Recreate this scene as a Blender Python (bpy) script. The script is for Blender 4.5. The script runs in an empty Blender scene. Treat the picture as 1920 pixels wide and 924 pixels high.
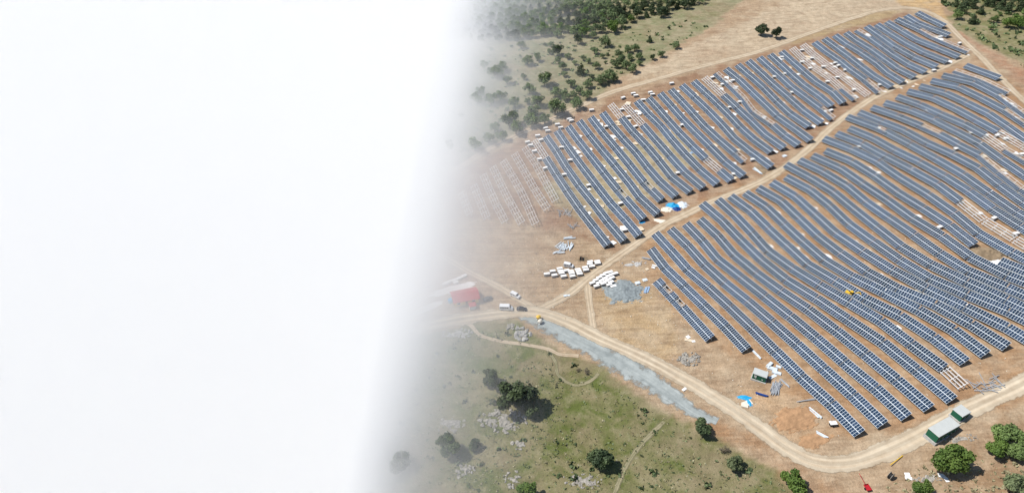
import bpy, bmesh, math, random
import numpy as np
from mathutils import Vector, Matrix
R = math.radians
sc = bpy.context.scene
C = sc.collection
# ---------------------------------------------------------------- camera, sky, sun, exposure
CAMZ, FPX, PITCH = 195.0, 1300.0, R(38)
cam = bpy.data.cameras.new('camera'); camo = bpy.data.objects.new('camera', cam); C.objects.link(camo)
camo.location = (0, 0, CAMZ); camo.rotation_euler = (R(90) - PITCH, 0, 0)
cam.sensor_width = 36; cam.lens = 36 * FPX / 1920; cam.clip_start = 1; cam.clip_end = 30000
sc.camera = camo
world = bpy.data.worlds.new('World'); sc.world = world; world.use_nodes = True
wn = world.node_tree
sky = wn.nodes.new('ShaderNodeTexSky'); sky.sky_type = 'NISHITA'; sky.sun_disc = False
SUN_EL = R(53); SUN_TRAVEL = Vector((1.0, -0.10, 0)).normalized()
sky.sun_elevation = SUN_EL; sky.sun_rotation = R(-96); sky.altitude = 900; sky.dust_density = 0.7
wn.links.new(sky.outputs[0], wn.nodes['Background'].inputs[0]); wn.nodes['Background'].inputs[1].default_value = 0.085
sun = bpy.data.lights.new('sun', 'SUN'); sun.energy = 4.2; sun.angle = R(0.53); sun.color = (1.0, 0.955, 0.89)
suno = bpy.data.objects.new('sun', sun); C.objects.link(suno)
suno.rotation_euler = Vector((SUN_TRAVEL.x * math.cos(SUN_EL), SUN_TRAVEL.y * math.cos(SUN_EL), -math.sin(SUN_EL))).to_track_quat('-Z', 'Y').to_euler()
sc.view_settings.view_transform = 'Standard'; sc.view_settings.look = 'None'
sc.view_settings.exposure = 0.34; sc.view_settings.gamma = 1; sc.view_settings.use_curve_mapping = False
sc.cycles.max_bounces = 16; sc.cycles.volume_bounces = 14; sc.cycles.volume_step_rate = 0.06; sc.cycles.volume_max_steps = 128
sc.cycles.use_denoising = True

GRID = [[-16.0,-16.0,-16.0,-16.0,-9.9,2.9,14.7,20.6,20.5,17.2,12.9],[-16.0,-16.0,-16.0,-16.0,-10.5,2.6,16.4,17.2,15.1,13.2,11.5],[-16.0,-16.0,-16.0,-16.0,-8.3,4.1,13.1,10.5,9.7,10.2,10.8],[-16.0,-16.0,-16.0,-15.7,-8.4,1.5,7.6,3.6,7.3,9.6,11.0],[-15.6,-12.5,-8.8,-11.6,-3.4,4.9,11.6,13.0,11.5,11.4,11.9],[-10.7,-8.1,-6.6,-5.5,1.7,3.7,13.1,17.0,15.9,14.8,14.2],[-7.6,-5.4,-2.9,1.6,6.4,9.2,12.1,20.3,19.4,18.9,17.7],[-5.7,-3.3,-0.5,2.9,6.8,13.8,16.7,19.5,24.4,23.2,21.5],[-4.3,-2.0,0.5,3.1,5.8,9.9,21.0,21.3,23.9,25.2,25.0],[-3.4,-1.2,1.1,3.5,6.8,12.2,20.3,25.0,26.0,26.0,26.0],[-2.6,-0.7,1.5,4.4,8.7,14.2,20.0,25.3,26.0,26.0,26.0]]
ROWS = {
'L1': '1001,262 1012,278 1024,297.8 1050,339 1082,385.8 1106,416.9 1139.4,459.6',
'L2': '1022.7,255.2 1037.3,276 1050,294 1072.9,331.7 1110,378 1133,408.5 1169.6,451.3',
'L3': '1043.5,244.8 1068.5,281.3 1105.2,330.6 1142,378 1160.2,400.2 1182,420 1197.7,441.9',
'L4': '1064.4,236.5 1092.5,274 1132.3,324.4 1159.4,357.7 1206,410.6',
'L5': '1085.2,227 1114.4,264.6 1166.7,326.5 1200,371 1233,401.3',
'L6': '1107,219.8 1137.3,258.3 1166,291 1204.8,339.6 1240.2,375',
'L7': '1129,211.5 1156,246.9 1190.2,283.1 1226.7,329.2 1267.3,367.7',
'L8': '1144,195 1166.5,222.4 1182.4,242.5 1222.5,285.2 1261,333.3 1294.4,359.4',
'L9': '1170,196 1206,235 1238,271.7 1285,323.8 1318.3,352.1',
'L10': '1193.3,189.6 1210,208.3 1245,243 1269.4,273.8 1316,321.7 1344.4,344.8',
'L11': '1215.2,183.3 1230.8,200 1263,237 1287,262.3 1322.5,296.7 1350,320 1371,338',
'L12': '1237,175 1265.2,206.3 1289.2,233.1 1326.7,269.6 1347,292.1 1372,311.9 1394,329.6',
'L13': '1256.9,167.7 1291.3,204.2 1327,243 1353.3,266 1375,284.8 1396,302.5',
'L14': '1277.7,159.9 1316.3,195.8 1345,224 1375,258 1401.3,279.6 1446,312.9',
'L15': '1300,152.5 1339.2,188.5 1360,208.5 1379.4,229 1403.3,253 1446,284.8',
'L16': '1319.8,145.2 1356,178.5 1379.4,199.8 1403.3,221.7 1424.2,242.5 1445,260.8 1470,277.5',
'L17': '1341.7,136.9 1362.5,154.6 1393,184 1413.8,211.3 1448,234.2 1471,254 1497,272',
'L18': '1360.4,129 1380.2,144.2 1399,162.9 1424,184.5 1445,208 1476.3,231 1520,263.5',
'L19': '1382.3,121.3 1400,136.9 1420.8,154.6 1450,182 1469,204 1517,237.5',
'L20': '1402,114 1420.8,130.6 1442.7,151.5 1480,183.5 1509,209 1540,231',
'L21': '1423,107.7 1462.5,143 1487.5,166 1511,183 1538,203 1562,222.7',
'L22': '1443,102.2 1464,120.8 1481,136.5 1508,160 1532,177 1559,199',
'L23': '1464.5,96.4 1506,133.3 1531,154 1557,169.6 1581,193.5',
'L24': '1484.8,89.6 1513,116.7 1554,144.5 1578,165.4 1604,186.3',
'L25': '1504.6,83.3 1533.8,109.4 1574,138.5 1599.8,158 1628,179',
'L26': '1526.5,79.2 1548,95.8 1574.4,113.5 1603,137 1622.7,150.8 1648.8,172.7',
'L27': '1545,72.4 1567,88.5 1594,108.3 1630,136.5 1644.6,146.7 1671.5,163',
'L28': '1565,66 1585.8,81.3 1620,102.3 1641,116.8 1663.8,136.7 1693,154.4',
'L29': '1585.8,61 1608.8,78 1620,83.5 1656.5,109.6 1682.5,128.3 1714.8,144.5',
'L30': '1605.6,56.3 1630.6,71 1678.3,105.4 1706.5,122 1735.6,135',
'L31': '1624,49.6 1645,64 1670,82 1697,98.8 1724,111.7 1756.5,125.2',
'L32': '1643,46 1664.8,60 1690.8,75.6 1719,92.3 1776.5,115.8',
'L33': '1661.7,41.3 1685.6,54.8 1711.7,71.5 1765.8,93.3 1798,106.5',
'L34': '1680.4,35.5 1724,55.8 1755.4,72.5 1815.8,97.5',
'L35': '1698,29.3 1724,44.4 1779.4,66.3',
'L36': '1719,23.5 1743,36 1771,49.6',
'R0': '1230.6,525.6 1277.5,575 1307.5,607.5 1331.9,634.4',
'R1': '1219.4,466.3 1243.8,498.8 1261.3,517.5 1287.5,541.3 1307.5,561.3 1338.8,591.3 1368.8,621.3 1400,655',
'R2': '1227.5,436.9 1250,461.3 1292.5,508.8 1350,556 1375,582.5 1407.5,612.5 1435,640 1489,693.6 1519.9,723 1559.7,758.3 1612.5,812.6',
'R3': '1256.3,428.8 1285,456.3 1326.3,501.3 1375,543.8 1396.3,560 1440,597.5 1476.3,628.8 1513.8,663.8 1587,730 1627,767.5 1656,796',
'R4': '1285,419.4 1308.8,442.5 1330,468 1355,495 1412.5,537.5 1438,559 1490,600 1535,638 1562.5,663 1620.6,708.9 1700.5,782',
'R5': '1311.3,410.6 1336.3,432.5 1352.5,450 1387.5,488.8 1434,523 1473.8,552.5 1510,576 1553.8,608.8 1620,661.5 1685.8,715.8 1743,765.5',
'R6': '1315.6,381.3 1347.5,407.5 1362.5,423.8 1386.3,447.5 1418.8,480 1475,525 1516,551 1553.8,572.5 1583.8,595 1632.5,627.5 1678.8,658.8 1730,703.6 1786,750',
'R7': '1345,373.8 1366.3,393.5 1388,412.5 1411,438 1443.8,473.8 1475,496.3 1525,527.5 1575,557.5 1622.5,582.5 1666.3,612.5 1719,653 1770.5,690.5 1808,725',
'R8': '1368.8,367.5 1391.3,382.5 1416.3,403.8 1445,432.5 1475,460 1506.3,490 1537.5,510 1572.5,530 1605,550 1647.5,573 1703,600 1752.9,634.6 1810,679',
'R9': '1396.3,361.3 1418.8,375 1445,395 1472.5,422.5 1505.5,453 1537.5,481.3 1575,506.3 1628.8,534.5 1672.5,555 1712.5,575 1738,591.5 1797.6,624 1849,664',
'R10': '1420.5,352 1441.3,362.5 1470,381.3 1496.3,407.5 1526.3,436.3 1560,463 1600,492.5 1632.5,513.8 1670,535 1723.8,557 1772.8,579.9 1827.5,611.4 1888.9,650',
'R11': '1446.3,341.3 1472.5,353.8 1497.5,373.8 1526.3,400 1560,431.3 1591.3,455 1620,473 1643.8,489 1675,507.5 1712.5,528.8 1754,549.5 1792.7,568.2 1854,595 1920,633',
'R12': '1472.5,331.3 1500,346.3 1515,354 1535,366.3 1565,395 1594,422 1640,455 1662.5,470 1700,497 1737.5,518.8 1790,541.3 1836,562 1875.6,576.5 1920,598',
'R13': '1472.5,308.1 1500,323.8 1527.5,337.5 1561,359 1591.3,383.8 1646.3,427.5 1687.5,460 1712.5,476.3 1743.8,495 1787.5,517 1824.5,534 1876,557 1918,576',
'R14': '1497.5,300 1525,312.5 1556.3,328.5 1585,346.5 1610,368.8 1647,394.5 1690,425 1733.8,453.8 1766.9,479 1798,499.8 1834.6,516.5 1876,534 1912.7,549.8',
'R15': '1522.5,291.3 1543.8,300 1575,315 1606.3,337 1641.3,360 1672.5,381 1700,402 1727.5,419.5 1748,432 1777.5,450 1803,470 1841.9,496 1876,511 1920,528',
'R16': '1546.3,282.5 1573,293.2 1605,307 1641.3,330.5 1672.5,353.8 1710,376.3 1740,396 1780,422 1826.6,458.8',
'R17': '1543.8,259.3 1576.3,271.3 1613.8,287.5 1647,304.5 1685,331.3 1728.8,357.5 1773,388.5 1803,409.5 1826,430 1855.8,454 1883,466 1920,485',
'R18': '1567.5,250.5 1595,260 1627.5,275 1665,296 1705,316.5 1759,346.5 1800.8,378 1844,411.8 1872,430 1917.7,456.5',
'R19': '1591.3,240 1626.3,253.8 1657.5,270 1695,292 1719.5,302 1746,316 1794,344 1829.5,368.8 1873.5,400.5 1920,429',
'R20': '1587.5,218.8 1615,228.8 1645,240 1676.3,255 1713.8,275 1753,296.5 1780,310.5 1814.6,333.2 1854.7,361.9 1900.5,394 1920,406',
'R21': '1610,210.6 1645,225 1681,237.5 1719,257 1756,277.5 1806,298.5 1843,321.8 1872,345.8 1906,371 1920,381',
'R22': '1633.8,201.3 1663.8,213.8 1690,220 1721.3,233.8 1757.5,250 1792.5,268.8 1835,290 1869,318 1906,348 1920,357',
'R23': '1657.5,192.5 1692.5,202 1742.5,221.3 1792.5,246.3 1836.3,270 1876,298.5 1901.7,316 1920,328.6',
'R24': '1681,181 1705,188.8 1736.3,201 1761.3,213 1792.5,225.5 1846.3,254 1867.5,266 1882.5,279 1905,289 1920,300',
'R25': '1701,171 1728,177 1755,186 1785,200.5 1820,219.5 1871.3,247 1898.8,262 1920,275',
'R26': '1723.8,161.3 1755,168.8 1786.3,180 1823.8,198.8 1858,215.5 1886.3,235 1920,258.8',
'R27': '1745,151.3 1773.8,156.3 1805,166.3 1842.5,185 1882.5,206.3 1920,231',
'R28': '1766.3,141.3 1805,148.8 1836.3,160 1871,178.8 1905,202.5 1920,213.8',
'R29': '1788,132.5 1817.5,140 1855,156.3 1891.3,173.8',
'R30': '1809.4,122.5 1842.5,132.5 1873.8,146.3',
'F1': '983,275 1010,316 1026,348 1041.7,376.5',
'F2': '963.4,287 987.8,329 1010,368 1026,392',
'F3': '942.3,300 974.8,355.3 1004,420',
'F4': '922.9,311.5 948.8,365 978,418.6',
'F5': '905,326 926,374.8 947,415.4',
'F6': '887,345.6 913,409',
'F7': '864,358.6 880.6,400.8',
}

rng = random.Random(7)
nrg = np.random.default_rng(11)
# ---------------------------------------------------------------- terrain height
GA = np.array(GRID)
GX0, GX1, GY0, GY1 = -175.5, 526.5, 78.0, 663.0
def _w(t):
    return ((1-t)**3/6, (3*t**3-6*t**2+4)/6, (-3*t**3+3*t**2+3*t+1)/6, t**3/6)
PERM = nrg.random((64, 64))
def vnoise(x, y, s):
    x = np.asarray(x, float)/s; y = np.asarray(y, float)/s
    ix = np.floor(x).astype(int); iy = np.floor(y).astype(int); fx = x-ix; fy = y-iy
    fx = fx*fx*(3-2*fx); fy = fy*fy*(3-2*fy)
    g = lambda a, b: PERM[a % 64, b % 64]
    return (g(ix, iy)*(1-fx)+g(ix+1, iy)*fx)*(1-fy)+(g(ix, iy+1)*(1-fx)+g(ix+1, iy+1)*fx)*fy
def height(x, y):
    x = np.asarray(x, float); y = np.asarray(y, float)
    n, m = GA.shape[1], GA.shape[0]
    gx = np.clip((x-GX0)/(GX1-GX0)*(n-1), 0, n-1.001); gy = np.clip((y-GY0)/(GY1-GY0)*(m-1), 0, m-1.001)
    ix = gx.astype(int); iy = gy.astype(int); wx = _w(gx-ix); wy = _w(gy-iy)
    z = 0
    for a in range(4):
        for b in range(4):
            z = z + wx[a]*wy[b]*GA[np.clip(iy+b-1, 0, m-1), np.clip(ix+a-1, 0, n-1)]
    z = z + 0.5*(vnoise(x, y, 23)-.5) + 0.22*(vnoise(x+31, y+7, 6)-.5)
    return z
def hz(x, y): return float(height(x, y))
def at(px, py, up=0.0):
    """the point of the terrain (raised by up) that a ray of the calibrated survey camera meets"""
    u = (px-960)/FPX; v = (462-py)/FPX; c, s = math.cos(PITCH), math.sin(PITCH)
    rx, ry, rz = u, c+v*s, -s+v*c
    lo, hi = 0.0, 4000.0
    t = 60.0
    while t < 4000:
        if CAMZ+rz*t < hz(rx*t, ry*t)+up: break
        lo = t; t += 12
    hi = t
    for _ in range(18):
        m = (lo+hi)/2
        if CAMZ+rz*m < hz(rx*m, ry*m)+up: hi = m
        else: lo = m
    t = (lo+hi)/2
    return Vector((rx*t, ry*t, CAMZ+rz*t))
def ground(px, py):
    p = at(px, py); return Vector((p.x, p.y, hz(p.x, p.y)))
# ---------------------------------------------------------------- materials
def new_mat(name, col, rough=.8, metal=0, spec=.3, noise=0, nscale=1.0, bump=0, coat=0):
    m = bpy.data.materials.new(name); m.use_nodes = True; nt = m.node_tree; b = nt.nodes['Principled BSDF']
    b.inputs['Base Color'].default_value = (*col, 1); b.inputs['Roughness'].default_value = rough
    b.inputs['Metallic'].default_value = metal; b.inputs['Specular IOR Level'].default_value = spec
    b.inputs['Coat Weight'].default_value = coat
    if noise:
        tc = nt.nodes.new('ShaderNodeTexCoord'); n = nt.nodes.new('ShaderNodeTexNoise'); n.inputs['Scale'].default_value = nscale; n.inputs['Detail'].default_value = 6
        nt.links.new(tc.outputs['Object'], n.inputs[0])
        mr = nt.nodes.new('ShaderNodeMapRange'); mr.inputs[1].default_value = .3; mr.inputs[2].default_value = .7
        mr.inputs[3].default_value = 1-noise; mr.inputs[4].default_value = 1+noise; nt.links.new(n.outputs[0], mr.inputs[0])
        vm = nt.nodes.new('ShaderNodeVectorMath'); vm.operation = 'SCALE'; vm.inputs[0].default_value = col
        nt.links.new(mr.outputs[0], vm.inputs['Scale']); nt.links.new(vm.outputs[0], b.inputs['Base Color'])
        if bump:
            bp = nt.nodes.new('ShaderNodeBump'); bp.inputs['Strength'].default_value = bump; bp.inputs['Distance'].default_value = .3
            nt.links.new(n.outputs[0], bp.inputs['Height']); nt.links.new(bp.outputs[0], b.inputs['Normal'])
    return m
M = dict(
 steel=new_mat('galvanised_steel', (.70, .71, .71), .5, .1, .5, .10, .4),
 beam=new_mat('grey_steel_beams', (.42, .44, .46), .5, .3, .5, .2, .5),
 white=new_mat('white_sheet', (.80, .79, .76), .6, noise=.06, nscale=.8),
 card=new_mat('cardboard', (.66, .55, .40), .85, noise=.15, nscale=1.2),
 wrap=new_mat('crate_side', (.34, .33, .31), .7, noise=.2, nscale=2),
 concrete=new_mat('concrete', (.42, .41, .39), .9, noise=.2, nscale=1, bump=.3),
 rubble=new_mat('rubble_stone', (.29, .27, .235), .9, noise=.5, nscale=1.2, bump=.6),
 rock=new_mat('limestone', (.34, .33, .31), .9, noise=.35, nscale=.9, bump=.8),
 green=new_mat('green_paint', (.012, .10, .055), .5, noise=.1, nscale=2),
 roofw=new_mat('white_roof', (.50, .52, .50), .5, noise=.05, nscale=.5),
 black=new_mat('black_rubber', (.015, .015, .016), .7),
 glass=new_mat('dark_glass', (.02, .025, .03), .08, spec=.6),
 carw=new_mat('white_car_paint', (.75, .76, .76), .3, spec=.5, coat=.5),
 cark=new_mat('black_car_paint', (.012, .014, .02), .25, spec=.5, coat=.6),
 card_grey=new_mat('grey_car_paint', (.05, .055, .06), .3, spec=.5, coat=.5),
 yellow=new_mat('yellow_paint', (.72, .45, .03), .5, noise=.12, nscale=1.5),
 red=new_mat('red_paint', (.42, .02, .03), .5, noise=.1, nscale=1.5),
 redroof=new_mat('red_sheet_roof', (.36, .055, .06), .55, noise=.1, nscale=.6),
 wally=new_mat('yellow_wall', (.62, .42, .12), .85, noise=.1, nscale=.6),
 brown=new_mat('wood_brown', (.22, .12, .06), .8, noise=.2, nscale=2),
 tarp=new_mat('blue_tarp', (.02, .33, .62), .45, noise=.2, nscale=1.2, bump=.6),
 navy=new_mat('navy_tarp', (.01, .05, .22), .5, noise=.2, nscale=1.2, bump=.5),
 film=new_mat('pale_plastic_film', (.62, .68, .72), .35, noise=.2, nscale=1.2, bump=.8),
 bluepanel=new_mat('pale_blue_module', (.30, .42, .58), .25, spec=.5, noise=.1, nscale=1),
 soil=new_mat('orange_soil', (.36, .215, .115), .95, noise=.25, nscale=.5, bump=.6),
 soild=new_mat('dark_soil', (.24, .18, .115), .95, noise=.35, nscale=.4, bump=.9),
 gravelheap=new_mat('blue_grey_gravel', (.23, .26, .265), .95, noise=.25, nscale=.9, bump=.6),
 tan=new_mat('tan_boards', (.72, .66, .55), .8, noise=.1, nscale=1),
 bark=new_mat('bark', (.10, .07, .045), .9, noise=.2, nscale=3),
)
def leaf_mat(name, c1, c2):
    m = bpy.data.materials.new(name); m.use_nodes = True; nt = m.node_tree; b = nt.nodes['Principled BSDF']
    tc = nt.nodes.new('ShaderNodeTexCoord'); n = nt.nodes.new('ShaderNodeTexNoise'); n.inputs['Scale'].default_value = .55; n.inputs['Detail'].default_value = 4
    oi = nt.nodes.new('ShaderNodeObjectInfo'); ad = nt.nodes.new('ShaderNodeVectorMath'); ad.operation = 'ADD'
    nt.links.new(tc.outputs['Object'], ad.inputs[0]); nt.links.new(oi.outputs['Random'], ad.inputs[1]); nt.links.new(ad.outputs[0], n.inputs[0])
    r = nt.nodes.new('ShaderNodeValToRGB'); r.color_ramp.elements[0].position = .38; r.color_ramp.elements[1].position = .64
    r.color_ramp.elements[0].color = (*c1, 1); r.color_ramp.elements[1].color = (*c2, 1)
    nt.links.new(n.outputs[0], r.inputs[0])
    hs = nt.nodes.new('ShaderNodeHueSaturation'); mr = nt.nodes.new('ShaderNodeMapRange'); mr.inputs[3].default_value = .75; mr.inputs[4].default_value = 1.25
    nt.links.new(oi.outputs['Random'], mr.inputs[0]); nt.links.new(mr.outputs[0], hs.inputs['Value']); nt.links.new(r.outputs[0], hs.inputs['Color'])
    nt.links.new(hs.outputs[0], b.inputs['Base Color']); b.inputs['Roughness'].default_value = .65; b.inputs['Specular IOR Level'].default_value = .25
    b.inputs['Subsurface Weight'].default_value = 0
    return m
M['leaf'] = leaf_mat('leaf_mid', (.075, .115, .035), (.17, .24, .075))
M['leafbright'] = leaf_mat('leaf_bright', (.062, .115, .022), (.15, .22, .045))
M['leafdark'] = leaf_mat('leaf_dark', (.030, .048, .022), (.08, .11, .045))
M['leafpale'] = leaf_mat('leaf_pale', (.10, .13, .06), (.21, .25, .12))
M['dryg'] = leaf_mat('dry_grass', (.20, .18, .10), (.36, .33, .20))
M['muted'] = leaf_mat('leaf_muted', (.045, .068, .030), (.105, .14, .058))
M['leafhill'] = leaf_mat('leaf_hillside', (.09, .13, .055), (.20, .26, .11))
M['dry'] = leaf_mat('dry_twigs', (.10, .085, .06), (.2, .17, .12))

# solar panel glass: module grid comes from the UV map (1 = one module wide, half module high)
def panel_mat():
    m = bpy.data.materials.new('solar_modules'); m.use_nodes = True; nt = m.node_tree; L = nt.links; b = nt.nodes['Principled BSDF']
    N = lambda op, a=None, c=None: (lambda n: (setattr(n, 'operation', op), n)[1])(nt.nodes.new('ShaderNodeMath'))
    uv = nt.nodes.new('ShaderNodeUVMap'); uv.uv_map = 'modules'
    sp = nt.nodes.new('ShaderNodeSeparateXYZ'); L.new(uv.outputs[0], sp.inputs[0])
    def pp(sock, k, lt):
        a = N('PINGPONG'); L.new(sock, a.inputs[0]); a.inputs[1].default_value = k
        l = N('LESS_THAN'); L.new(a.outputs[0], l.inputs[0]); l.inputs[1].default_value = lt; return l.outputs[0]
    lu = pp(sp.outputs[0], .5, .055); lv = pp(sp.outputs[1], .5, .04); lm = pp(sp.outputs[1], 1.0, .10)
    mx = N('MAXIMUM'); L.new(lu, mx.inputs[0]); L.new(lm, mx.inputs[1])
    fu = N('FLOOR'); L.new(sp.outputs[0], fu.inputs[0]); hv = N('MULTIPLY'); L.new(sp.outputs[1], hv.inputs[0]); hv.inputs[1].default_value = .5
    fv = N('FLOOR'); L.new(hv.outputs[0], fv.inputs[0])
    oi = nt.nodes.new('ShaderNodeObjectInfo'); cb = nt.nodes.new('ShaderNodeCombineXYZ')
    L.new(fu.outputs[0], cb.inputs[0]); L.new(fv.outputs[0], cb.inputs[1]); om = N('MULTIPLY'); L.new(oi.outputs['Random'], om.inputs[0]); om.inputs[1].default_value = 97
    L.new(om.outputs[0], cb.inputs[2])
    wnz = nt.nodes.new('ShaderNodeTexWhiteNoise'); wnz.noise_dimensions = '3D'; L.new(cb.outputs[0], wnz.inputs['Vector'])
    rp = nt.nodes.new('ShaderNodeValToRGB'); e = rp.color_ramp.elements
    e[0].position = 0; e[0].color = (.006, .017, .036, 1); e[1].position = 1; e[1].color = (.024, .042, .080, 1)
    k = rp.color_ramp.elements.new(.55); k.color = (.010, .025, .054, 1)
    L.new(wnz.outputs[0], rp.inputs[0])
    tr = nt.nodes.new('ShaderNodeMapRange'); tr.inputs[3].default_value = .7; tr.inputs[4].default_value = 1.25; L.new(oi.outputs['Random'], tr.inputs[0])
    tv = nt.nodes.new('ShaderNodeVectorMath'); tv.operation = 'SCALE'; L.new(rp.outputs[0], tv.inputs[0]); L.new(tr.outputs[0], tv.inputs['Scale'])
    m1 = nt.nodes.new('ShaderNodeMixRGB'); L.new(lv, m1.inputs[0]); L.new(tv.outputs[0], m1.inputs[1]); m1.inputs[2].default_value = (.22, .28, .34, 1)
    m2 = nt.nodes.new('ShaderNodeMixRGB'); L.new(mx.outputs[0], m2.inputs[0]); L.new(m1.outputs[0], m2.inputs[1]); m2.inputs[2].default_value = (.62, .68, .72, 1)
    L.new(m2.outputs[0], b.inputs['Base Color']); b.inputs['Roughness'].default_value = .12; b.inputs['Specular IOR Level'].default_value = .45
    return m
M['panel'] = panel_mat()
# ---------------------------------------------------------------- helpers
def tag(o, label=None, cat=None, group=None, kind=None):
    if label: o['label'] = label
    if cat: o['category'] = cat
    if group: o['group'] = group
    if kind: o['kind'] = kind
    return o
def thing(name, loc, rz, label, cat, group=None):
    o = bpy.data.objects.new(name, None); C.objects.link(o); o.location = loc; o.rotation_euler = (0, 0, rz); o.empty_display_size = .5
    return tag(o, label, cat, group)
class MB:
    def __init__(s): s.v = []; s.f = []; s.mi = []; s.uv = {}
    def face(s, idx, mi=0): s.f.append(idx); s.mi.append(mi)
    def hexa(s, P, mi=0, top=None):
        i = len(s.v); s.v += [tuple(p) for p in P]
        for k, q in enumerate(((0,3,2,1),(4,5,6,7),(0,1,5,4),(1,2,6,5),(2,3,7,6),(3,0,4,7))):
            s.face([i+a for a in q], top if (top is not None and k == 1) else mi)
    def box(s, x0, x1, y0, y1, z0, z1, mi=0, top=None):
        s.hexa([(x0,y0,z0),(x1,y0,z0),(x1,y1,z0),(x0,y1,z0),(x0,y0,z1),(x1,y0,z1),(x1,y1,z1),(x0,y1,z1)], mi, top)
    def bar(s, a, b, w, mi=0, h=None):
        a, b = Vector(a), Vector(b); d = (b-a).normalized(); up = Vector((0,0,1)) if abs(d.z) < .9 else Vector((1,0,0))
        x = d.cross(up).normalized(); y = x.cross(d).normalized(); h = h or w; x *= w/2; y *= h/2
        s.hexa([a-x-y, a+x-y, b+x-y, b-x-y, a-x+y, a+x+y, b+x+y, b-x+y], mi)
    def cyl(s, a, b, r, n=12, mi=0, r2=None, cap=True):
        a, b = Vector(a), Vector(b); d = (b-a).normalized(); up = Vector((0,0,1)) if abs(d.z) < .9 else Vector((1,0,0))
        x = d.cross(up).normalized(); y = x.cross(d).normalized(); r2 = r if r2 is None else r2; i = len(s.v)
        for k in range(n):
            t = 2*math.pi*k/n; s.v.append(tuple(a+(x*math.cos(t)+y*math.sin(t))*r))
        for k in range(n):
            t = 2*math.pi*k/n; s.v.append(tuple(b+(x*math.cos(t)+y*math.sin(t))*r2))
        for k in range(n): s.face([i+k, i+(k+1) % n, i+n+(k+1) % n, i+n+k], mi)
        if cap: s.face([i+k for k in range(n)][::-1], mi); s.face([i+n+k for k in range(n)], mi)
    def prism(s, prof, y0, y1, mi=0):
        i = len(s.v); n = len(prof)
        s.v += [(x, y0, z) for x, z in prof]+[(x, y1, z) for x, z in prof]
        s.face([i+k for k in range(n)], mi); s.face([i+n+k for k in range(n)][::-1], mi)
        for k in range(n): s.face([i+k, i+n+k, i+n+(k+1) % n, i+(k+1) % n], mi)
    def mesh(s, name, mats):
        me = bpy.data.meshes.new(name); me.from_pydata(s.v, [], s.f)
        for m in (mats if isinstance(mats, (list, tuple)) else [mats]): me.materials.append(m)
        me.polygons.foreach_set('material_index', s.mi); me.update(); return me
    def build(s, name, mats, parent=None, smooth=False, bevel=0):
        me = s.mesh(name, mats)
        bm = bmesh.new(); bm.from_mesh(me); bmesh.ops.recalc_face_normals(bm, faces=bm.faces)
        if bevel: bmesh.ops.bevel(bm, geom=bm.edges[:], offset=bevel, segments=1, affect='EDGES', clamp_overlap=True)
        bm.to_mesh(me); bm.free()
        if smooth:
            for p in me.polygons: p.use_smooth = True
        o = bpy.data.objects.new(name, me); C.objects.link(o); o.parent = parent; return o
def copy_tree(o, parent=None):
    c = o.copy(); C.objects.link(c); c.parent = parent
    for ch in list(o.children): copy_tree(ch, c)
    return c
# ---------------------------------------------------------------- ground sheet with its soil and grass zones
def W2(pts): return np.array([tuple(at(x, y).xy) for x, y in pts])
def sdist(px, py, poly):
    n = len(poly); d = np.full(px.shape, 1e9); ins = np.zeros(px.shape, bool)
    for i in range(n):
        ax, ay = poly[i]; bx, by = poly[(i+1) % n]; ex, ey = bx-ax, by-ay
        t = np.clip(((px-ax)*ex+(py-ay)*ey)/(ex*ex+ey*ey+1e-9), 0, 1)
        d = np.minimum(d, np.hypot(px-ax-t*ex, py-ay-t*ey))
        c = ((ay > py) != (by > py)) & (px < (bx-ax)*(py-ay)/((by-ay) if abs(by-ay) > 1e-9 else 1e-9)+ax)
        ins ^= c
    return np.where(ins, d, -d)
def axis(a, b, st, far0, far1):
    c = list(np.arange(a, b+.1, st)); g = st; x = a
    while x > far0: g *= 1.25; x -= g; c.insert(0, x)
    g = st; x = c[-1]
    while x < far1: g *= 1.25; x += g; c.append(x)
    return np.array(c)
AX = axis(-150, 470, 1.9, -5000, 6000); AY = axis(88, 690, 1.9, -2500, 8000)
XX, YY = np.meshgrid(AX, AY); nx, ny = len(AX), len(AY)
fx, fy = XX.ravel(), YY.ravel(); fz = height(fx, fy)
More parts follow.
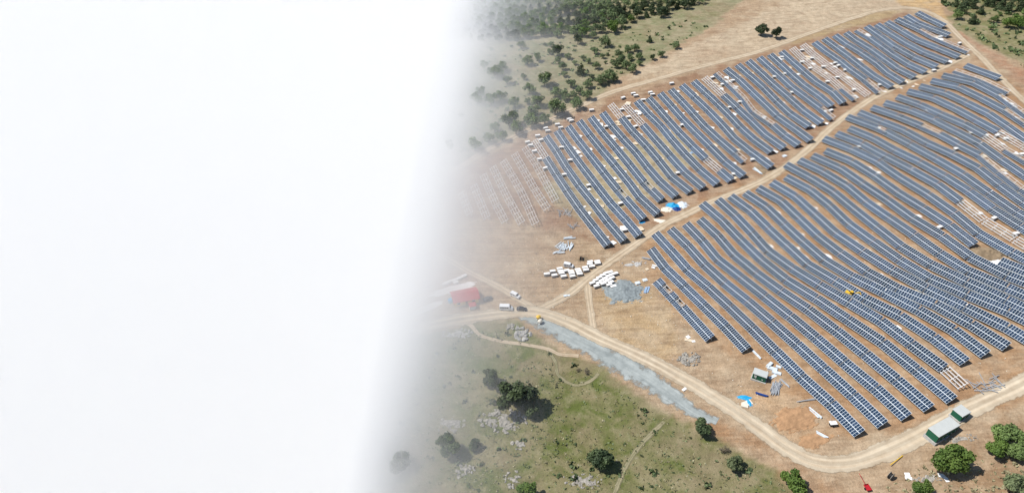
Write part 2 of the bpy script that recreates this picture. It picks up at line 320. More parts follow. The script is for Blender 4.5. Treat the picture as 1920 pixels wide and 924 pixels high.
ZONES = [ # (colour, softness m, outline by landmarks)
 ((.275,.168,.105), 5, [(800,360),(1000,245),(1210,160),(1450,92),(1700,20),(1820,95),(1600,205),(1450,320),(1280,390),(1150,470),(1000,420),(820,410)]),
 ((.33,.20,.108), 5, [(1210,500),(1200,450),(1300,385),(1470,320),(1560,245),(1700,165),(1830,105),(2000,220),(2000,740),(1700,800),(1600,830),(1400,690),(1290,610)]),
 ((.33,.29,.19), 3, [(1015,350),(1120,300),(1250,240),(1330,290),(1200,380),(1140,400),(1080,420)]),
 ((.41,.295,.17), 7, [(1120,565),(1200,535),(1290,640),(1240,690),(1160,655)]),
 ((.43,.29,.17), 6, [(1380,720),(1470,740),(1560,800),(1530,840),(1440,800)]),
 ((.27,.265,.165), 6, [(560,470),(700,400),(850,322),(1000,240),(1095,198),(1130,170),(1190,130),(1260,97),(1300,70),(1340,50),(1400,-10),(1480,-60),(300,-70),(100,300)]),
 ((.46,.37,.26), 8, [(1150,160),(1200,130),(1280,90),(1350,60),(1500,-10),(1750,-20),(1740,15),(1600,40),(1440,92),(1300,128),(1200,150)]),
 ((.36,.27,.15), 3, [(1480,88),(1560,60),(1640,42),(1700,20),(1640,22),(1560,45),(1490,75)]),
 ((.50,.34,.17), 3, [(1660,-20),(1750,-20),(1780,40),(1770,42),(1745,18),(1680,6)]),
 ((.20,.20,.095), 4, [(1745,-60),(1775,10),(1792,55),(1835,82),(1880,100),(2000,170),(2100,100),(2000,-60)]),
 ((.34,.19,.115), 4, [(1795,60),(1840,85),(1900,120),(2000,190),(2000,235),(1900,150),(1850,105)]),
 ((.115,.125,.045), 4, [(520,690),(700,655),(800,628),(905,601),(975,600),(1050,655),(1120,690),(1200,745),(1290,795),(1350,830),(1430,862),(1530,935),(1600,1040),(450,1040),(400,720)]),
 ((.31,.185,.10), 4, [(1290,770),(1390,800),(1480,860),(1560,905),(1600,960),(1560,1000),(1500,915),(1430,858),(1340,815)]),
 ((.27,.18,.105), 7, [(1620,960),(1700,885),(1790,835),(1890,790),(2000,750),(2100,1100),(1640,1100)]),
]
base = np.tile(np.array([.37, .27, .175]), (len(fx), 1))
nn = (vnoise(fx, fy, 9)-.5)*7+(vnoise(fx+50, fy, 3.5)-.5)*4
grassmask = np.zeros(len(fx))
near = (fx > -700) & (fx < 900) & (fy > -100) & (fy < 1200)
for zi, (col, soft, pts) in enumerate(ZONES):
    w = np.zeros(len(fx)); w[near] = np.clip((sdist(fx[near], fy[near], W2(pts))+nn[near]*soft/5)/soft+.5, 0, 1); w = w*w*(3-2*w)
    base = base*(1-w[:, None])+np.array(col)*w[:, None]
    if zi == 11: grassmask = np.maximum(grassmask, w)
    if zi in (5, 9): grassmask = np.maximum(grassmask*(1-w), .5*w)
    if zi in (6, 7, 8, 10, 12): grassmask = grassmask*(1-w)
far = ~near; base[far] = (.16, .16, .08)
# beyond the fenced site everything is rough pasture
gs = ground_idx = None
me = bpy.data.meshes.new('ground')
idx = np.arange(nx*ny).reshape(ny, nx)
quads = np.stack([idx[:-1, :-1], idx[:-1, 1:], idx[1:, 1:], idx[1:, :-1]], -1).reshape(-1, 4)
me.vertices.add(nx*ny); me.vertices.foreach_set('co', np.stack([fx, fy, fz], 1).ravel())
me.loops.add(quads.size); me.loops.foreach_set('vertex_index', quads.ravel())
me.polygons.add(len(quads)); me.polygons.foreach_set('loop_start', np.arange(0, quads.size, 4)); me.polygons.foreach_set('loop_total', np.full(len(quads), 4))
me.polygons.foreach_set('use_smooth', np.ones(len(quads), bool))
me.update(calc_edges=True)
ca = me.color_attributes.new('soil', 'FLOAT_COLOR', 'POINT')
ca.data.foreach_set('color', np.concatenate([base, grassmask[:, None]], 1).ravel())
def ground_mat():
    m = bpy.data.materials.new('soil_and_grass'); m.use_nodes = True; nt = m.node_tree; L = nt.links; b = nt.nodes['Principled BSDF']
    at_ = nt.nodes.new('ShaderNodeAttribute'); at_.attribute_name = 'soil'
    tc = nt.nodes.new('ShaderNodeTexCoord')
    def noise(s, d=6, r=.55, dist=0):
        n = nt.nodes.new('ShaderNodeTexNoise'); n.inputs['Scale'].default_value = s; n.inputs['Detail'].default_value = d; n.inputs['Roughness'].default_value = r; n.inputs['Distortion'].default_value = dist
        L.new(tc.outputs['Object'], n.inputs[0]); return n.outputs[0]
    def rng_(s, a, b_, c, d):
        r = nt.nodes.new('ShaderNodeMapRange'); r.inputs[1].default_value = a; r.inputs[2].default_value = b_; r.inputs[3].default_value = c; r.inputs[4].default_value = d; L.new(s, r.inputs[0]); return r.outputs[0]
    def mix(f, a, c, typ='MIX'):
        x = nt.nodes.new('ShaderNodeMixRGB'); x.blend_type = typ
        if hasattr(f, 'links') or not isinstance(f, float): L.new(f, x.inputs[0])
        else: x.inputs[0].default_value = f
        for k, q in ((1, a), (2, c)):
            if isinstance(q, tuple): x.inputs[k].default_value = (*q, 1)
            else: L.new(q, x.inputs[k])
        return x.outputs[0]
    def mul(a, c):
        x = nt.nodes.new('ShaderNodeMath'); x.operation = 'MULTIPLY'; L.new(a, x.inputs[0])
        if isinstance(c, float): x.inputs[1].default_value = c
        else: L.new(c, x.inputs[1])
        return x.outputs[0]
    n1 = noise(.035, 5); n2 = noise(.25, 8, .65); n3 = noise(1.4, 5, .6); n4 = noise(.09, 7, .6, .6)
    c = mix(rng_(n4, .45, .62, 0, .42), at_.outputs['Color'], (.47, .39, .28))          # pale dusty patches
    c = mix(rng_(n1, .5, .68, 0, .35), c, (.29, .18, .11))                             # redder soil
    mpn = nt.nodes.new('ShaderNodeMapping'); mpn.inputs['Rotation'].default_value = (0, 0, R(66)); mpn.inputs['Scale'].default_value = (.035, .75, 1); L.new(tc.outputs['Object'], mpn.inputs[0])
    nst = nt.nodes.new('ShaderNodeTexNoise'); nst.inputs['Scale'].default_value = 1; nst.inputs['Detail'].default_value = 6; nst.inputs['Distortion'].default_value = .6; L.new(mpn.outputs[0], nst.inputs[0])
    c = mix(rng_(nst.outputs[0], .49, .62, 0, .34), c, (.20, .125, .075))
    c = mix(rng_(noise(.11, 8, .7, .8), .53, .64, 0, .4), c, (.22, .145, .09))
    c = mix(rng_(nst.outputs[0], .46, .34, 0, .2), c, (.48, .37, .25))
    mp2 = nt.nodes.new('ShaderNodeMapping'); mp2.inputs['Rotation'].default_value = (0, 0, R(-28)); mp2.inputs['Scale'].default_value = (.03, .6, 1); L.new(tc.outputs['Object'], mp2.inputs[0])
    ns2 = nt.nodes.new('ShaderNodeTexNoise'); ns2.inputs['Scale'].default_value = 1; ns2.inputs['Detail'].default_value = 6; ns2.inputs['Distortion'].default_value = 1.2; L.new(mp2.outputs[0], ns2.inputs[0])
    c = mix(rng_(ns2.outputs[0], .54, .66, 0, .20), c, (.46, .37, .26))
    g = at_.outputs['Alpha']
    dry = mix(rng_(n4, .36, .62, 0, 1), (.105, .135, .032), (.24, .21, .115))            # green to dry grass
    dry = mix(rng_(n2, .52, .70, 0, .65), dry, (.25, .22, .14))
    dry = mix(rng_(n3, .52, .70, 0, .6), dry, (.035, .045, .018))
    dry = mix(rng_(noise(.055, 9, .72), .50, .60, 0, .6), dry, (.23, .185, .115))
    dry = mix(rng_(noise(.5, 6, .7), .64, .74, 0, .8), dry, (.42, .40, .36))             # stones in the grass
    c = mix(mul(g, .85), c, dry)
    mm = mix(1.0, c, mix(rng_(n2, .25, .75, 0, 1), (.78, .77, .75), (1.2, 1.2, 1.2)), 'MULTIPLY')
    mm = mix(1.0, mm, mix(rng_(n3, .3, .7, 0, 1), (.84, .84, .84), (1.14, 1.14, 1.14)), 'MULTIPLY')
    L.new(mm, b.inputs['Base Color']); b.inputs['Roughness'].default_value = .95; b.inputs['Specular IOR Level'].default_value = .15
    ad = nt.nodes.new('ShaderNodeMath'); ad.operation = 'ADD'; L.new(n2, ad.inputs[0]); L.new(mul(n3, .35), ad.inputs[1])
    bp = nt.nodes.new('ShaderNodeBump'); bp.inputs['Strength'].default_value = .8; bp.inputs['Distance'].default_value = .9; L.new(ad.outputs[0], bp.inputs['Height']); L.new(bp.outputs[0], b.inputs['Normal'])
    return m
me.materials.append(ground_mat())
go = bpy.data.objects.new('ground', me); C.objects.link(go); tag(go, 'dry brown construction ground with rough green pasture around it', kind='structure')
# ---------------------------------------------------------------- roads: ribbons laid over the ground
def smooth_path(P, step):
    """Catmull-Rom through the points, resampled"""
    P = [Vector(p) for p in P]; Q = [P[0]*2-P[1]]+P+[P[-1]*2-P[-2]]; out = []
    for i in range(1, len(Q)-2):
        p0, p1, p2, p3 = Q[i-1:i+3]; n = max(2, int((p2-p1).length/step*1.5))
        for k in range(n):
            t = k/n; out.append(.5*((2*p1)+(-p0+p2)*t+(2*p0-5*p1+4*p2-p3)*t*t+(-p0+3*p1-3*p2+p3)*t**3))
    out.append(P[-1]); return out
def road_mat(name, c1, c2, rut, e0=.255, e1=.32, amp=.38):
    m = bpy.data.materials.new(name); m.use_nodes = True; nt = m.node_tree; L = nt.links; b = nt.nodes['Principled BSDF']
    uv = nt.nodes.new('ShaderNodeUVMap'); tc = nt.nodes.new('ShaderNodeTexCoord')
    mp = nt.nodes.new('ShaderNodeMapping'); mp.inputs['Scale'].default_value = (.05, 7, 1); L.new(uv.outputs[0], mp.inputs[0])
    n = nt.nodes.new('ShaderNodeTexNoise'); n.inputs['Scale'].default_value = 1; n.inputs['Detail'].default_value = 5; L.new(mp.outputs[0], n.inputs[0])
    n2 = nt.nodes.new('ShaderNodeTexNoise'); n2.inputs['Scale'].default_value = .3; n2.inputs['Detail'].default_value = 8; n2.inputs['Roughness'].default_value = .65; L.new(tc.outputs['Object'], n2.inputs[0])
    a = nt.nodes.new('ShaderNodeMath'); a.operation = 'ADD'; L.new(n.outputs[0], a.inputs[0]); L.new(n2.outputs[0], a.inputs[1])
    r = nt.nodes.new('ShaderNodeMapRange'); r.inputs[1].default_value = .75; r.inputs[2].default_value = 1.25; L.new(a.outputs[0], r.inputs[0])
    x = nt.nodes.new('ShaderNodeMixRGB'); L.new(r.outputs[0], x.inputs[0]); x.inputs[1].default_value = (*c1, 1); x.inputs[2].default_value = (*c2, 1)
    sr = nt.nodes.new('ShaderNodeSeparateXYZ'); L.new(uv.outputs[0], sr.inputs[0])
    d1 = nt.nodes.new('ShaderNodeMath'); d1.operation = 'PINGPONG'; d1.inputs[1].default_value = .5; L.new(sr.outputs[1], d1.inputs[0])
    d2 = nt.nodes.new('ShaderNodeMath'); d2.operation = 'SUBTRACT'; d2.inputs[1].default_value = .34; L.new(d1.outputs[0], d2.inputs[0])
    d3 = nt.nodes.new('ShaderNodeMath'); d3.operation = 'ABSOLUTE'; L.new(d2.outputs[0], d3.inputs[0])
    d4 = nt.nodes.new('ShaderNodeMapRange'); d4.inputs[1].default_value = .03; d4.inputs[2].default_value = .10; d4.inputs[3].default_value = 1.10; d4.inputs[4].default_value = .86; L.new(d3.outputs[0], d4.inputs[0])
    vs = nt.nodes.new('ShaderNodeVectorMath'); vs.operation = 'SCALE'; L.new(x.outputs[0], vs.inputs[0]); L.new(d4.outputs[0] if rut else r.outputs[0], vs.inputs['Scale'])
    L.new(vs.outputs[0] if rut else x.outputs[0], b.inputs['Base Color']); b.inputs['Roughness'].default_value = .95; b.inputs['Specular IOR Level'].default_value = .15
    # ragged edge: the surface thins out into the soil
    sp = nt.nodes.new('ShaderNodeSeparateXYZ'); L.new(uv.outputs[0], sp.inputs[0])
    q = nt.nodes.new('ShaderNodeMath'); q.operation = 'PINGPONG'; q.inputs[1].default_value = .5; L.new(sp.outputs[1], q.inputs[0])
    s2 = nt.nodes.new('ShaderNodeMath'); s2.operation = 'MULTIPLY_ADD'; L.new(n2.outputs[0], s2.inputs[0]); s2.inputs[1].default_value = amp; L.new(q.outputs[0], s2.inputs[2])
    e = nt.nodes.new('ShaderNodeMapRange'); e.inputs[1].default_value = e0; e.inputs[2].default_value = e1; L.new(s2.outputs[0], e.inputs[0])
    L.new(e.outputs[0], b.inputs['Alpha'])
    bp = nt.nodes.new('ShaderNodeBump'); bp.inputs['Strength'].default_value = .6; bp.inputs['Distance'].default_value = .3; L.new(a.outputs[0], bp.inputs['Height']); L.new(bp.outputs[0], b.inputs['Normal'])
    return m
M['road'] = road_mat('pale_dirt_road', (.42, .335, .235), (.56, .48, .36), 1)
M['track'] = road_mat('dirt_track', (.40, .31, .21), (.54, .45, .33), 1)
M['greyroad'] = road_mat('crushed_stone', (.22, .245, .24), (.38, .41, .395), 0, .54, .74, 1.0)
def ribbon(name, pts, width, mat, label, lift=.07, nw=8):
    P = smooth_path([(*at(x, y).xy, 0) for x, y in pts], 1.6); v = []; f = []; uv = []
    s = 0
    for i, p in enumerate(P):
        d = (P[min(i+1, len(P)-1)]-P[max(i-1, 0)]).normalized(); n = Vector((-d.y, d.x, 0))
        if i: s += (p-P[i-1]).length
        wd = (width(i/len(P)) if callable(width) else width)*(1+.18*(float(vnoise(s, 3, 9))-.5))
        for k in range(nw+1):
            q = p+n*((k/nw-.5)*wd); v.append((q.x, q.y, hz(q.x, q.y)+lift)); uv.append((s, k/nw))
        if i:
            a = (i-1)*(nw+1); b = i*(nw+1)
            for k in range(nw): f.append((a+k, a+k+1, b+k+1, b+k))
    me = bpy.data.meshes.new(name); me.from_pydata(v, [], f); u = me.uv_layers.new(name='UVMap')
    for l in me.loops: u.data[l.index].uv = uv[l.vertex_index]
    for p in me.polygons: p.use_smooth = True
    me.materials.append(mat); me.update()
    o = bpy.data.objects.new(name, me); C.objects.link(o); return tag(o, label, kind='structure')
ribbon('gravel_strip', [(940,583),(985,590),(1030,610),(1090,640),(1150,672),(1210,708),(1260,742),(1300,770),(1345,790)], lambda t: 5+9*math.sin(math.pi*min(1, t*1.05))**.8, M['greyroad'], 'strip of crushed blue grey stone along the lower road', .06)
ribbon('road', [(640,645),(720,628),(800,610),(880,596),(945,588),(1000,584),(1060,602),(1130,636),(1210,672),(1290,715),(1350,752),(1420,800),(1480,843),(1530,866),(1590,868),(1650,850),(1720,818),(1800,775),(1870,742),(1960,700)], 8.5, M['road'], 'pale dirt road looping round the lower corner of the site', .11, 10)
ribbon('road', [(1000,584),(1060,555),(1110,515),(1160,480),(1200,452),(1240,425),(1290,400),(1340,376),(1400,353),(1450,328),(1500,293),(1535,262),(1560,238),(1600,208),(1640,182),(1700,155),(1760,130),(1815,103)], 5.5, M['track'], 'narrow dirt road between the two fields of solar panels', .10)
ribbon('road', [(690,430),(780,368),(850,322),(920,278),(1000,240),(1080,203),(1150,172),(1230,149),(1310,126),(1390,106),(1440,91),(1520,62),(1600,34),(1660,18),(1720,17),(1765,36),(1800,70),(1840,108),(1880,150),(1940,208)], 5.5, M['track'], 'perimeter dirt road along the top of the panel field', .08)
ribbon('road', [(700,430),(780,455),(830,480),(880,510),(930,535),(965,556),(1010,584)], 5, M['track'], 'dirt road coming in from the left past the small house', .09)
ribbon('path', [(1100,515),(1104,560),(1112,615)], 4, M['track'], 'short wheel track crossing the bare yard', .085)
ribbon('path', [(868,602),(885,612),(900,628),(936,639),(979,645),(1026,654),(1050,664),(1085,667)], 2.4, M['track'], 'rutted footpath winding down through the lower pasture', .085)
M['faint'] = road_mat('worn_grass_track', (.20, .19, .10), (.33, .29, .19), 1, .35, .62, .6)
ribbon('path', [(1245,790),(1215,818),(1192,845),(1170,880),(1150,930)], 2.6, M['faint'], 'faint wheel track through the grass of the lower pasture', .08)
ribbon('path', [(1026,655),(1042,680),(1045,700),(1062,716),(1085,722),(1110,712),(1122,700)], 2.2, M['faint'], 'faint curled wheel track below the footpath', .08)
# ---------------------------------------------------------------- solar rows
TILT, SL, HALF = R(29), 4.65, 2.325
CZ = 0.95+HALF*math.sin(TILT)
ct, st = math.cos(TILT), math.sin(TILT)
def row_curve(key):
    pts = [tuple(map(float, q.split(','))) for q in ROWS[key].split()]
    if pts[-1][0] > 1899 and key[0] == 'R' and key not in ('R29',):     # the row runs on past the frame
        (x0, y0), (x1, y1) = pts[-2], pts[-1]; k = 55/math.hypot(x1-x0, y1-y0); pts.append((x1+(x1-x0)*k, y1+(y1-y0)*k))
    raw = [at(x, y, CZ) for x, y in pts]
    P = smooth_path(raw, 1.0); px = smooth_path([Vector((x, y, 0)) for x, y in pts], 3.0)
    # param: cumulative length -> point; and photo x for the breakpoints
    cum = [0.0]
    for a, b in zip(P, P[1:]): cum.append(cum[-1]+(b-a).length)
    rawcum = []; j = 0
    for q in raw:
        k = min(range(len(P)), key=lambda i: (P[i]-q).length_squared); rawcum.append(cum[k])
    bx = lambda x: float(np.interp(x, [p[0] for p in pts], rawcum))
    def pos(s):
        i = min(max(int(np.searchsorted(cum, s))-1, 0), len(P)-2); t = (s-cum[i])/max(cum[i+1]-cum[i], 1e-6); return P[i].lerp(P[i+1], min(max(t, 0), 1))
    return cum[-1], bx, pos
def table_meshes(kind, length, nmod, seed):
    """panel slab and its steel support, local x along the row, y across (low edge -y), origin at the middle"""
    pan = None
    g = random.Random(seed)
    def S(x, v, dz=0): # point on the tilted plane, v in 0..4 half modules
        y = (v/4-.5)*SL; return (x, y*ct-dz*st, y*st+dz*ct)
    if kind in ('full', 'low', 'gap'):
        v1 = 4 if kind == 'full' else 2
        mb = MB(); L2 = length/2
        mb.hexa([S(-L2, 0, -.04), S(L2, 0, -.04), S(L2, v1, -.04), S(-L2, v1, -.04), S(-L2, 0, .02), S(L2, 0, .02), S(L2, v1, .02), S(-L2, v1, .02)])
        pan = mb.mesh('panel_table', M['panel']); u = pan.uv_layers.new(name='modules')
        uvv = {0: (0, 0), 1: (nmod, 0), 2: (nmod, v1), 3: (0, v1)}
        for l in pan.loops:
            u.data[l.index].uv = uvv[l.vertex_index % 4]
        for p in pan.polygons[2:]+pan.polygons[:1] if False else []: pass
    mb = MB(); L2 = length/2-.15
    wide = {'frame': .24, 'thin': .13}.get(kind, .14)
    for v in (.35, 1.45, 2.55, 3.65): mb.bar(S(-L2, v, -.12), S(L2, v, -.12), wide)
    nr = max(2, round(length/3.4))
    for k in range(nr):
        x = -L2+.4+(2*L2-.8)*k/(nr-1)
        mb.bar(S(x, .1, -.25), S(x, 3.9, -.25), .13)
        for v in (.9, 3.1):
            p = S(x, v, -.3); mb.bar((p[0], p[1], -CZ-.35), (p[0], p[1], p[2]), .13)
        a = S(x, 2.0, -.3); b = S(x, 3.1, -.3); mb.bar((a[0], a[1], a[2]), (b[0], b[1], -CZ+.5), .09)
    return pan, mb.mesh('support_frame', M['steel'])
MOD = 1.03
TABN = 15
cache = {}
ORD = ['first','second','third','fourth','fifth','sixth','seventh','eighth','ninth','tenth','eleventh','twelfth','thirteenth','fourteenth','fifteenth','sixteenth','seventeenth','eighteenth','nineteenth','twentieth','twenty-first','twenty-second','twenty-third','twenty-fourth','twenty-fifth','twenty-sixth','twenty-seventh','twenty-eighth','twenty-ninth','thirtieth','thirty-first','thirty-second','thirty-third','thirty-fourth','thirty-fifth','thirty-sixth']
BREAK = {  # photo abscissae where the kind of table changes: (x, kind from there on)
 'L1':[(0,'frame'),(1023,'full')], 'L4':[(0,'full'),(1158,'low'),(1172,'full')], 'L6':[(0,'full'),(1207,'low'),(1221,'full')],
 'L8':[(0,'frame'),(1165,'full')], 'L9':[(0,'frame'),(1205,'full')], 'L11':[(0,'full'),(1323,'frame'),(1349,'full')], 'L13':[(0,'full'),(1378,'low')],
 'L16':[(0,'frame'),(1356,'full')], 'L17':[(0,'low'),(1448,'full')], 'L21':[(0,'full'),(1538,'low')], 'L24':[(0,'frame'),(1578,'low')], 'L25':[(0,'frame')],
 'L26':[(0,'full'),(1622,'low')], 'L30':[(0,'low'),(1629,'full')], 'L34':[(0,'full'),(1724,'low')],
 'R0':[(0,'full'),(1242,'low'),(1255,'full'),(1266,'low'),(1278,'full')], 'R7':[(0,'full'),(1770,'frame')], 'R18':[(0,'full'),(1800,'frame')],
 'R20':[(0,'full'),(1645,'low'),(1658,'full')], 'R22':[(0,'full'),(1728,'low'),(1760,'full'),(1836,'low')], 'R24':[(0,'full'),(1846,'frame'),(1884,'low')],
 'R25':[(0,'full'),(1871,'frame')], 'R27':[(0,'full'),(1882,'low')], 'R28':[(0,'full'),(1871,'low')], 'R29':[(0,'low')]}
ROWS['R31'] = '1874,489 1897,497.5 1920,507'
curves = {}
def build_row(key, label, group):
    total, bx, pos = row_curve(key); curves[key] = (total, pos)
    br = BREAK.get(key, [(0, 'thin' if key[0] == 'F' else 'full')])
    segs = []
    for i, (x, k) in enumerate(br):
        s0 = 0 if x == 0 else bx(x); s1 = bx(br[i+1][0]) if i+1 < len(br) else total
        if s1-s0 > 1: segs.append((s0, s1, k))
    mid = pos(0); o = thing('solar_panel_row' if key[0] != 'F' else 'mounting_frame_row', (mid.x, mid.y, mid.z-CZ), 0, label, 'solar panels' if key[0] != 'F' else 'mounting frame', group)
    for s0, s1, k in segs:
        nm_tot = max(2, round((s1-s0)/MOD)); nt_ = max(1, round(nm_tot/TABN)); per = nm_tot/nt_
        for j in range(nt_):
            a = pos(s0+(s1-s0)*j/nt_); b = pos(s0+(s1-s0)*(j+1)/nt_); ln = (b-a).length; n = max(2, round(ln/MOD))
            ck = (k, n)
            if ck not in cache: cache[ck] = table_meshes(k, n*MOD-.34, n, n)
            pan, fr = cache[ck]
            d = (b-a).normalized(); yv = Vector((-d.y, d.x, 0)).normalized(); zv = d.cross(yv)
            mt = Matrix(((d.x, yv.x, zv.x), (d.y, yv.y, zv.y), (d.z, yv.z, zv.z))).to_4x4()
            sx = ln/(n*MOD)
            mt = Matrix.Translation((a+b)/2-o.location+Vector((0, 0, rng.uniform(-.09, .09)))) @ mt @ Matrix.Rotation(R(rng.uniform(-1, 1)), 4, 'X') @ Matrix.Diagonal((sx, 1, 1, 1))
            if pan:
                po = bpy.data.objects.new('panel_table', pan); C.objects.link(po); po.parent = o; po.matrix_local = mt
                fo = bpy.data.objects.new('support_frame', fr); C.objects.link(fo); fo.parent = po
            else:
                fo = bpy.data.objects.new('support_frame', fr); C.objects.link(fo); fo.parent = o; fo.matrix_local = mt
    return o
FEAT = {'L1':'starting with bare frames','L4':'with a missing patch of panels','L8':'beginning with empty rails','L9':'with empty rails at its top','L11':'broken by an empty frame','L16':'with bare rails at its top','L17':'half filled at its top','L24':'mostly bare white rails','L25':'of bare white rails only','L34':'narrowing to half width'}
for i in range(1, 37):
    k = 'L%d' % i
    build_row(k, '%s solar row from the left in the upper field%s' % (ORD[i-1], (' ' + FEAT[k]) if k in FEAT else ''), 'rows of solar panels in the upper field')
for i in range(0, 31):
    k = 'R%d' % i
    build_row(k, '%s row from the bottom left in the lower field of blue solar panels' % ORD[i], 'rows of solar panels in the lower field')
build_row('R31', 'short row of solar panels by the earth heap at the right edge', 'rows of solar panels in the lower field')
for i in range(1, 8):
    build_row('F%d' % i, '%s bare steel mounting frame row left of the panelled rows' % ORD[i-1], 'bare mounting frames awaiting panels')
# ---------------------------------------------------------------- crates, sheets, piles
def crate_proto():
    o = thing('panel_crate', (0, 0, 0), 0, '', 'crate')
    mb = MB(); mb.box(-1.15, 1.15, -.58, .58, .14, 1.1); mb.build('body', M['wrap'], o, bevel=.02)
    mb = MB(); mb.box(-1.2, 1.2, -.62, .62, 1.1, 1.17); mb.build('lid', M['white'], o, bevel=.02)
    mb = MB(); [mb.box(-1.15, 1.15, y-.06, y+.06, .0, .14) for y in (-.5, 0, .5)]; mb.build('pallet', M['brown'], o)
    return o
proto = crate_proto(); first = [True]
def crate(px, py, rz, label, group, s=1.22):
    o = proto if first[0] else copy_tree(proto); first[0] = False
    p = ground(px, py); o.location = p+Vector((0, 0, .02)); o.rotation_euler = (0, 0, rz); o.scale = (s, s, s); tag(o, label, 'crate', group); return o
CR = [(989,269),(995,275),(1002,286),(1008,257),(1014,265),(1023,243),(1027,248),(1045,236),(1051,242),(1067,226),(1071,229),(1053,279),(1109,209),(1137,240),(1166,208),(1178,222),(1012,301),(1022,318),(1058,330),(1104,350),(1069,303),(1171,434),(1163,384),(1168,186),(1187,178),(1192,182),(1219,176),(1223,180),(1206,190),(1191,240),(1259,159),(1279,237),(1271,327),(1335,148),(1373,154),(1466,110),(1452,147),(1472,141),(1485,176),(1354,161),(1387,194),(1368,204),(1411,302),(1376,329),(1503,97),(1522,112),(1503,119),(1518,131),(1543,128),(1565,121),(1571,126),(1584,134),(1569,148),(1551,156),(1600,171),(1557,210),(1649,162),(1762,72),(1798,84),(1750,135),(1738,210),(1820,252),(1868,257),(1885,263),(1791,282),(1915,292),(1611,278),(1862,412),(1760,429),(1903,441)]
for x, y in CR:
    up = y < 0.32*(1920-x)+95 and x < 1800
    crate(x, y, R(20+rng.uniform(-12, 12)), 'white topped crate of panels left between rows of the %s field' % ('upper' if up else 'lower'), 'crates lying among the rows')
Z1 = lambda x, y: (740+x/3.08, 380+y/3.08)
Ya = [(878,420),(912,404),(922,427),(952,389),(957,404),(963,416),(975,433),(992,400),(1016,405),(1022,417),(1026,433),(1056,395),(1062,407),(1068,420),(1098,383),(1104,397),(1128,350),(1126,363),(1138,376),(1168,348),(1172,358)]
for i, (x, y) in enumerate(Ya): crate(*Z1(x, y), R(14+rng.uniform(-4, 4)), 'white topped crate in the long staggered stack beside the white van', 'crates in the yard near the white van', 1.15)
Yb = [(1140,472),(1160,456),(1180,441),(1200,428),(1220,416),(1242,410),(1165,489),(1178,472),(1197,457),(1215,445),(1235,432),(1254,424),(1272,418),(1203,476),(1217,466),(1233,455),(1253,443),(1238,482),(1262,492),(1248,468)]
for i, (x, y) in enumerate(Yb): crate(*Z1(x, y), R(26+rng.uniform(-6, 6)), 'white topped crate in the crowded stack above the grey gravel heap', 'crates in the yard near the gravel heap', 1.15)
Yc = [(288,478),(306,468),(324,462),(343,456),(360,449),(380,441),(401,430),(352,468)]
for i, (x, y) in enumerate(Yc): crate(*Z1(x, y), R(24), 'grey crate in the line behind the red roofed house', 'crates behind the house', 1.1)
# loose packaging between the rows
def sheet_mesh(seed):
    g = random.Random(seed); mb = MB(); n = g.choice((1, 1, 2, 3))
    for k in range(n):
        cx, cy = g.uniform(-.9, .9)*(n > 1), g.uniform(-.6, .6)*(n > 1); w, h = g.uniform(.45, 1.0), g.uniform(.35, .6); a = g.uniform(0, 3.14); z = .06+.05*k
        P = []
        for dx, dy in ((-w, -h), (w, -h), (w, h), (-w, h)): P.append((cx+dx*math.cos(a)-dy*math.sin(a), cy+dx*math.sin(a)+dy*math.cos(a)))
        l = [g.uniform(0, .16) for _ in P]
        mb.hexa([(x, y, z+q) for (x, y), q in zip(P, l)]+[(x, y, z+q+.03) for (x, y), q in zip(P, l)])
    return mb
sm = []
for k in range(9):
    mb = sheet_mesh(k); me_ = mb.mesh('packaging_sheet', M['white'] if k % 3 else M['card']); sm.append(me_)
def sheet(p, label, group, s=1):
    o = bpy.data.objects.new('packaging_sheet', rng.choice(sm)); C.objects.link(o); o.location = (p.x, p.y, hz(p.x, p.y)+.03); o.rotation_euler = (0, 0, rng.uniform(0, 6.28)); o.scale = (s, s, s)
    tag(o, label, 'packaging', group)
def between(ka, kb, s):
    (ta, pa), (tb, pb) = curves[ka], curves[kb]; a = pa(s*ta); b = min((pb(q/40*tb) for q in range(41)), key=lambda v: (v-a).length_squared); return (a+b)/2
for i in range(1, 35):
    for _ in range(rng.choice((4, 5, 5, 6))):
        p = between('L%d' % i, 'L%d' % (i+1), rng.random()); p += Vector((rng.uniform(-.6, .6), rng.uniform(-.6, .6), 0))
        sheet(p, 'scrap of pale packaging on the soil between rows of the upper field', 'packaging scraps in the upper field', rng.uniform(1.5, 2.6))
for i in range(6, 29):
    for _ in range(rng.choice((4, 5, 6))):
        p = between('R%d' % i, 'R%d' % (i+1), rng.random()*.8)
        sheet(p, 'scrap of pale packaging on the soil between rows of the lower field', 'packaging scraps in the lower field', rng.uniform(1.2, 2.2))
for (x, y) in ((1283,790-60),(1300,640),(1290,638),(1228,500),(1213,505),(1440,655),(1700,895),(1765,895),(1815,104),(1712,163),(1722,160),(1733,152),(1690,166),(1290,632),(1232,446),(1240,452)):
    sheet(ground(x, y), 'torn white sheet lying on bare soil beside the road', 'torn sheets beside the roads', 1.5)
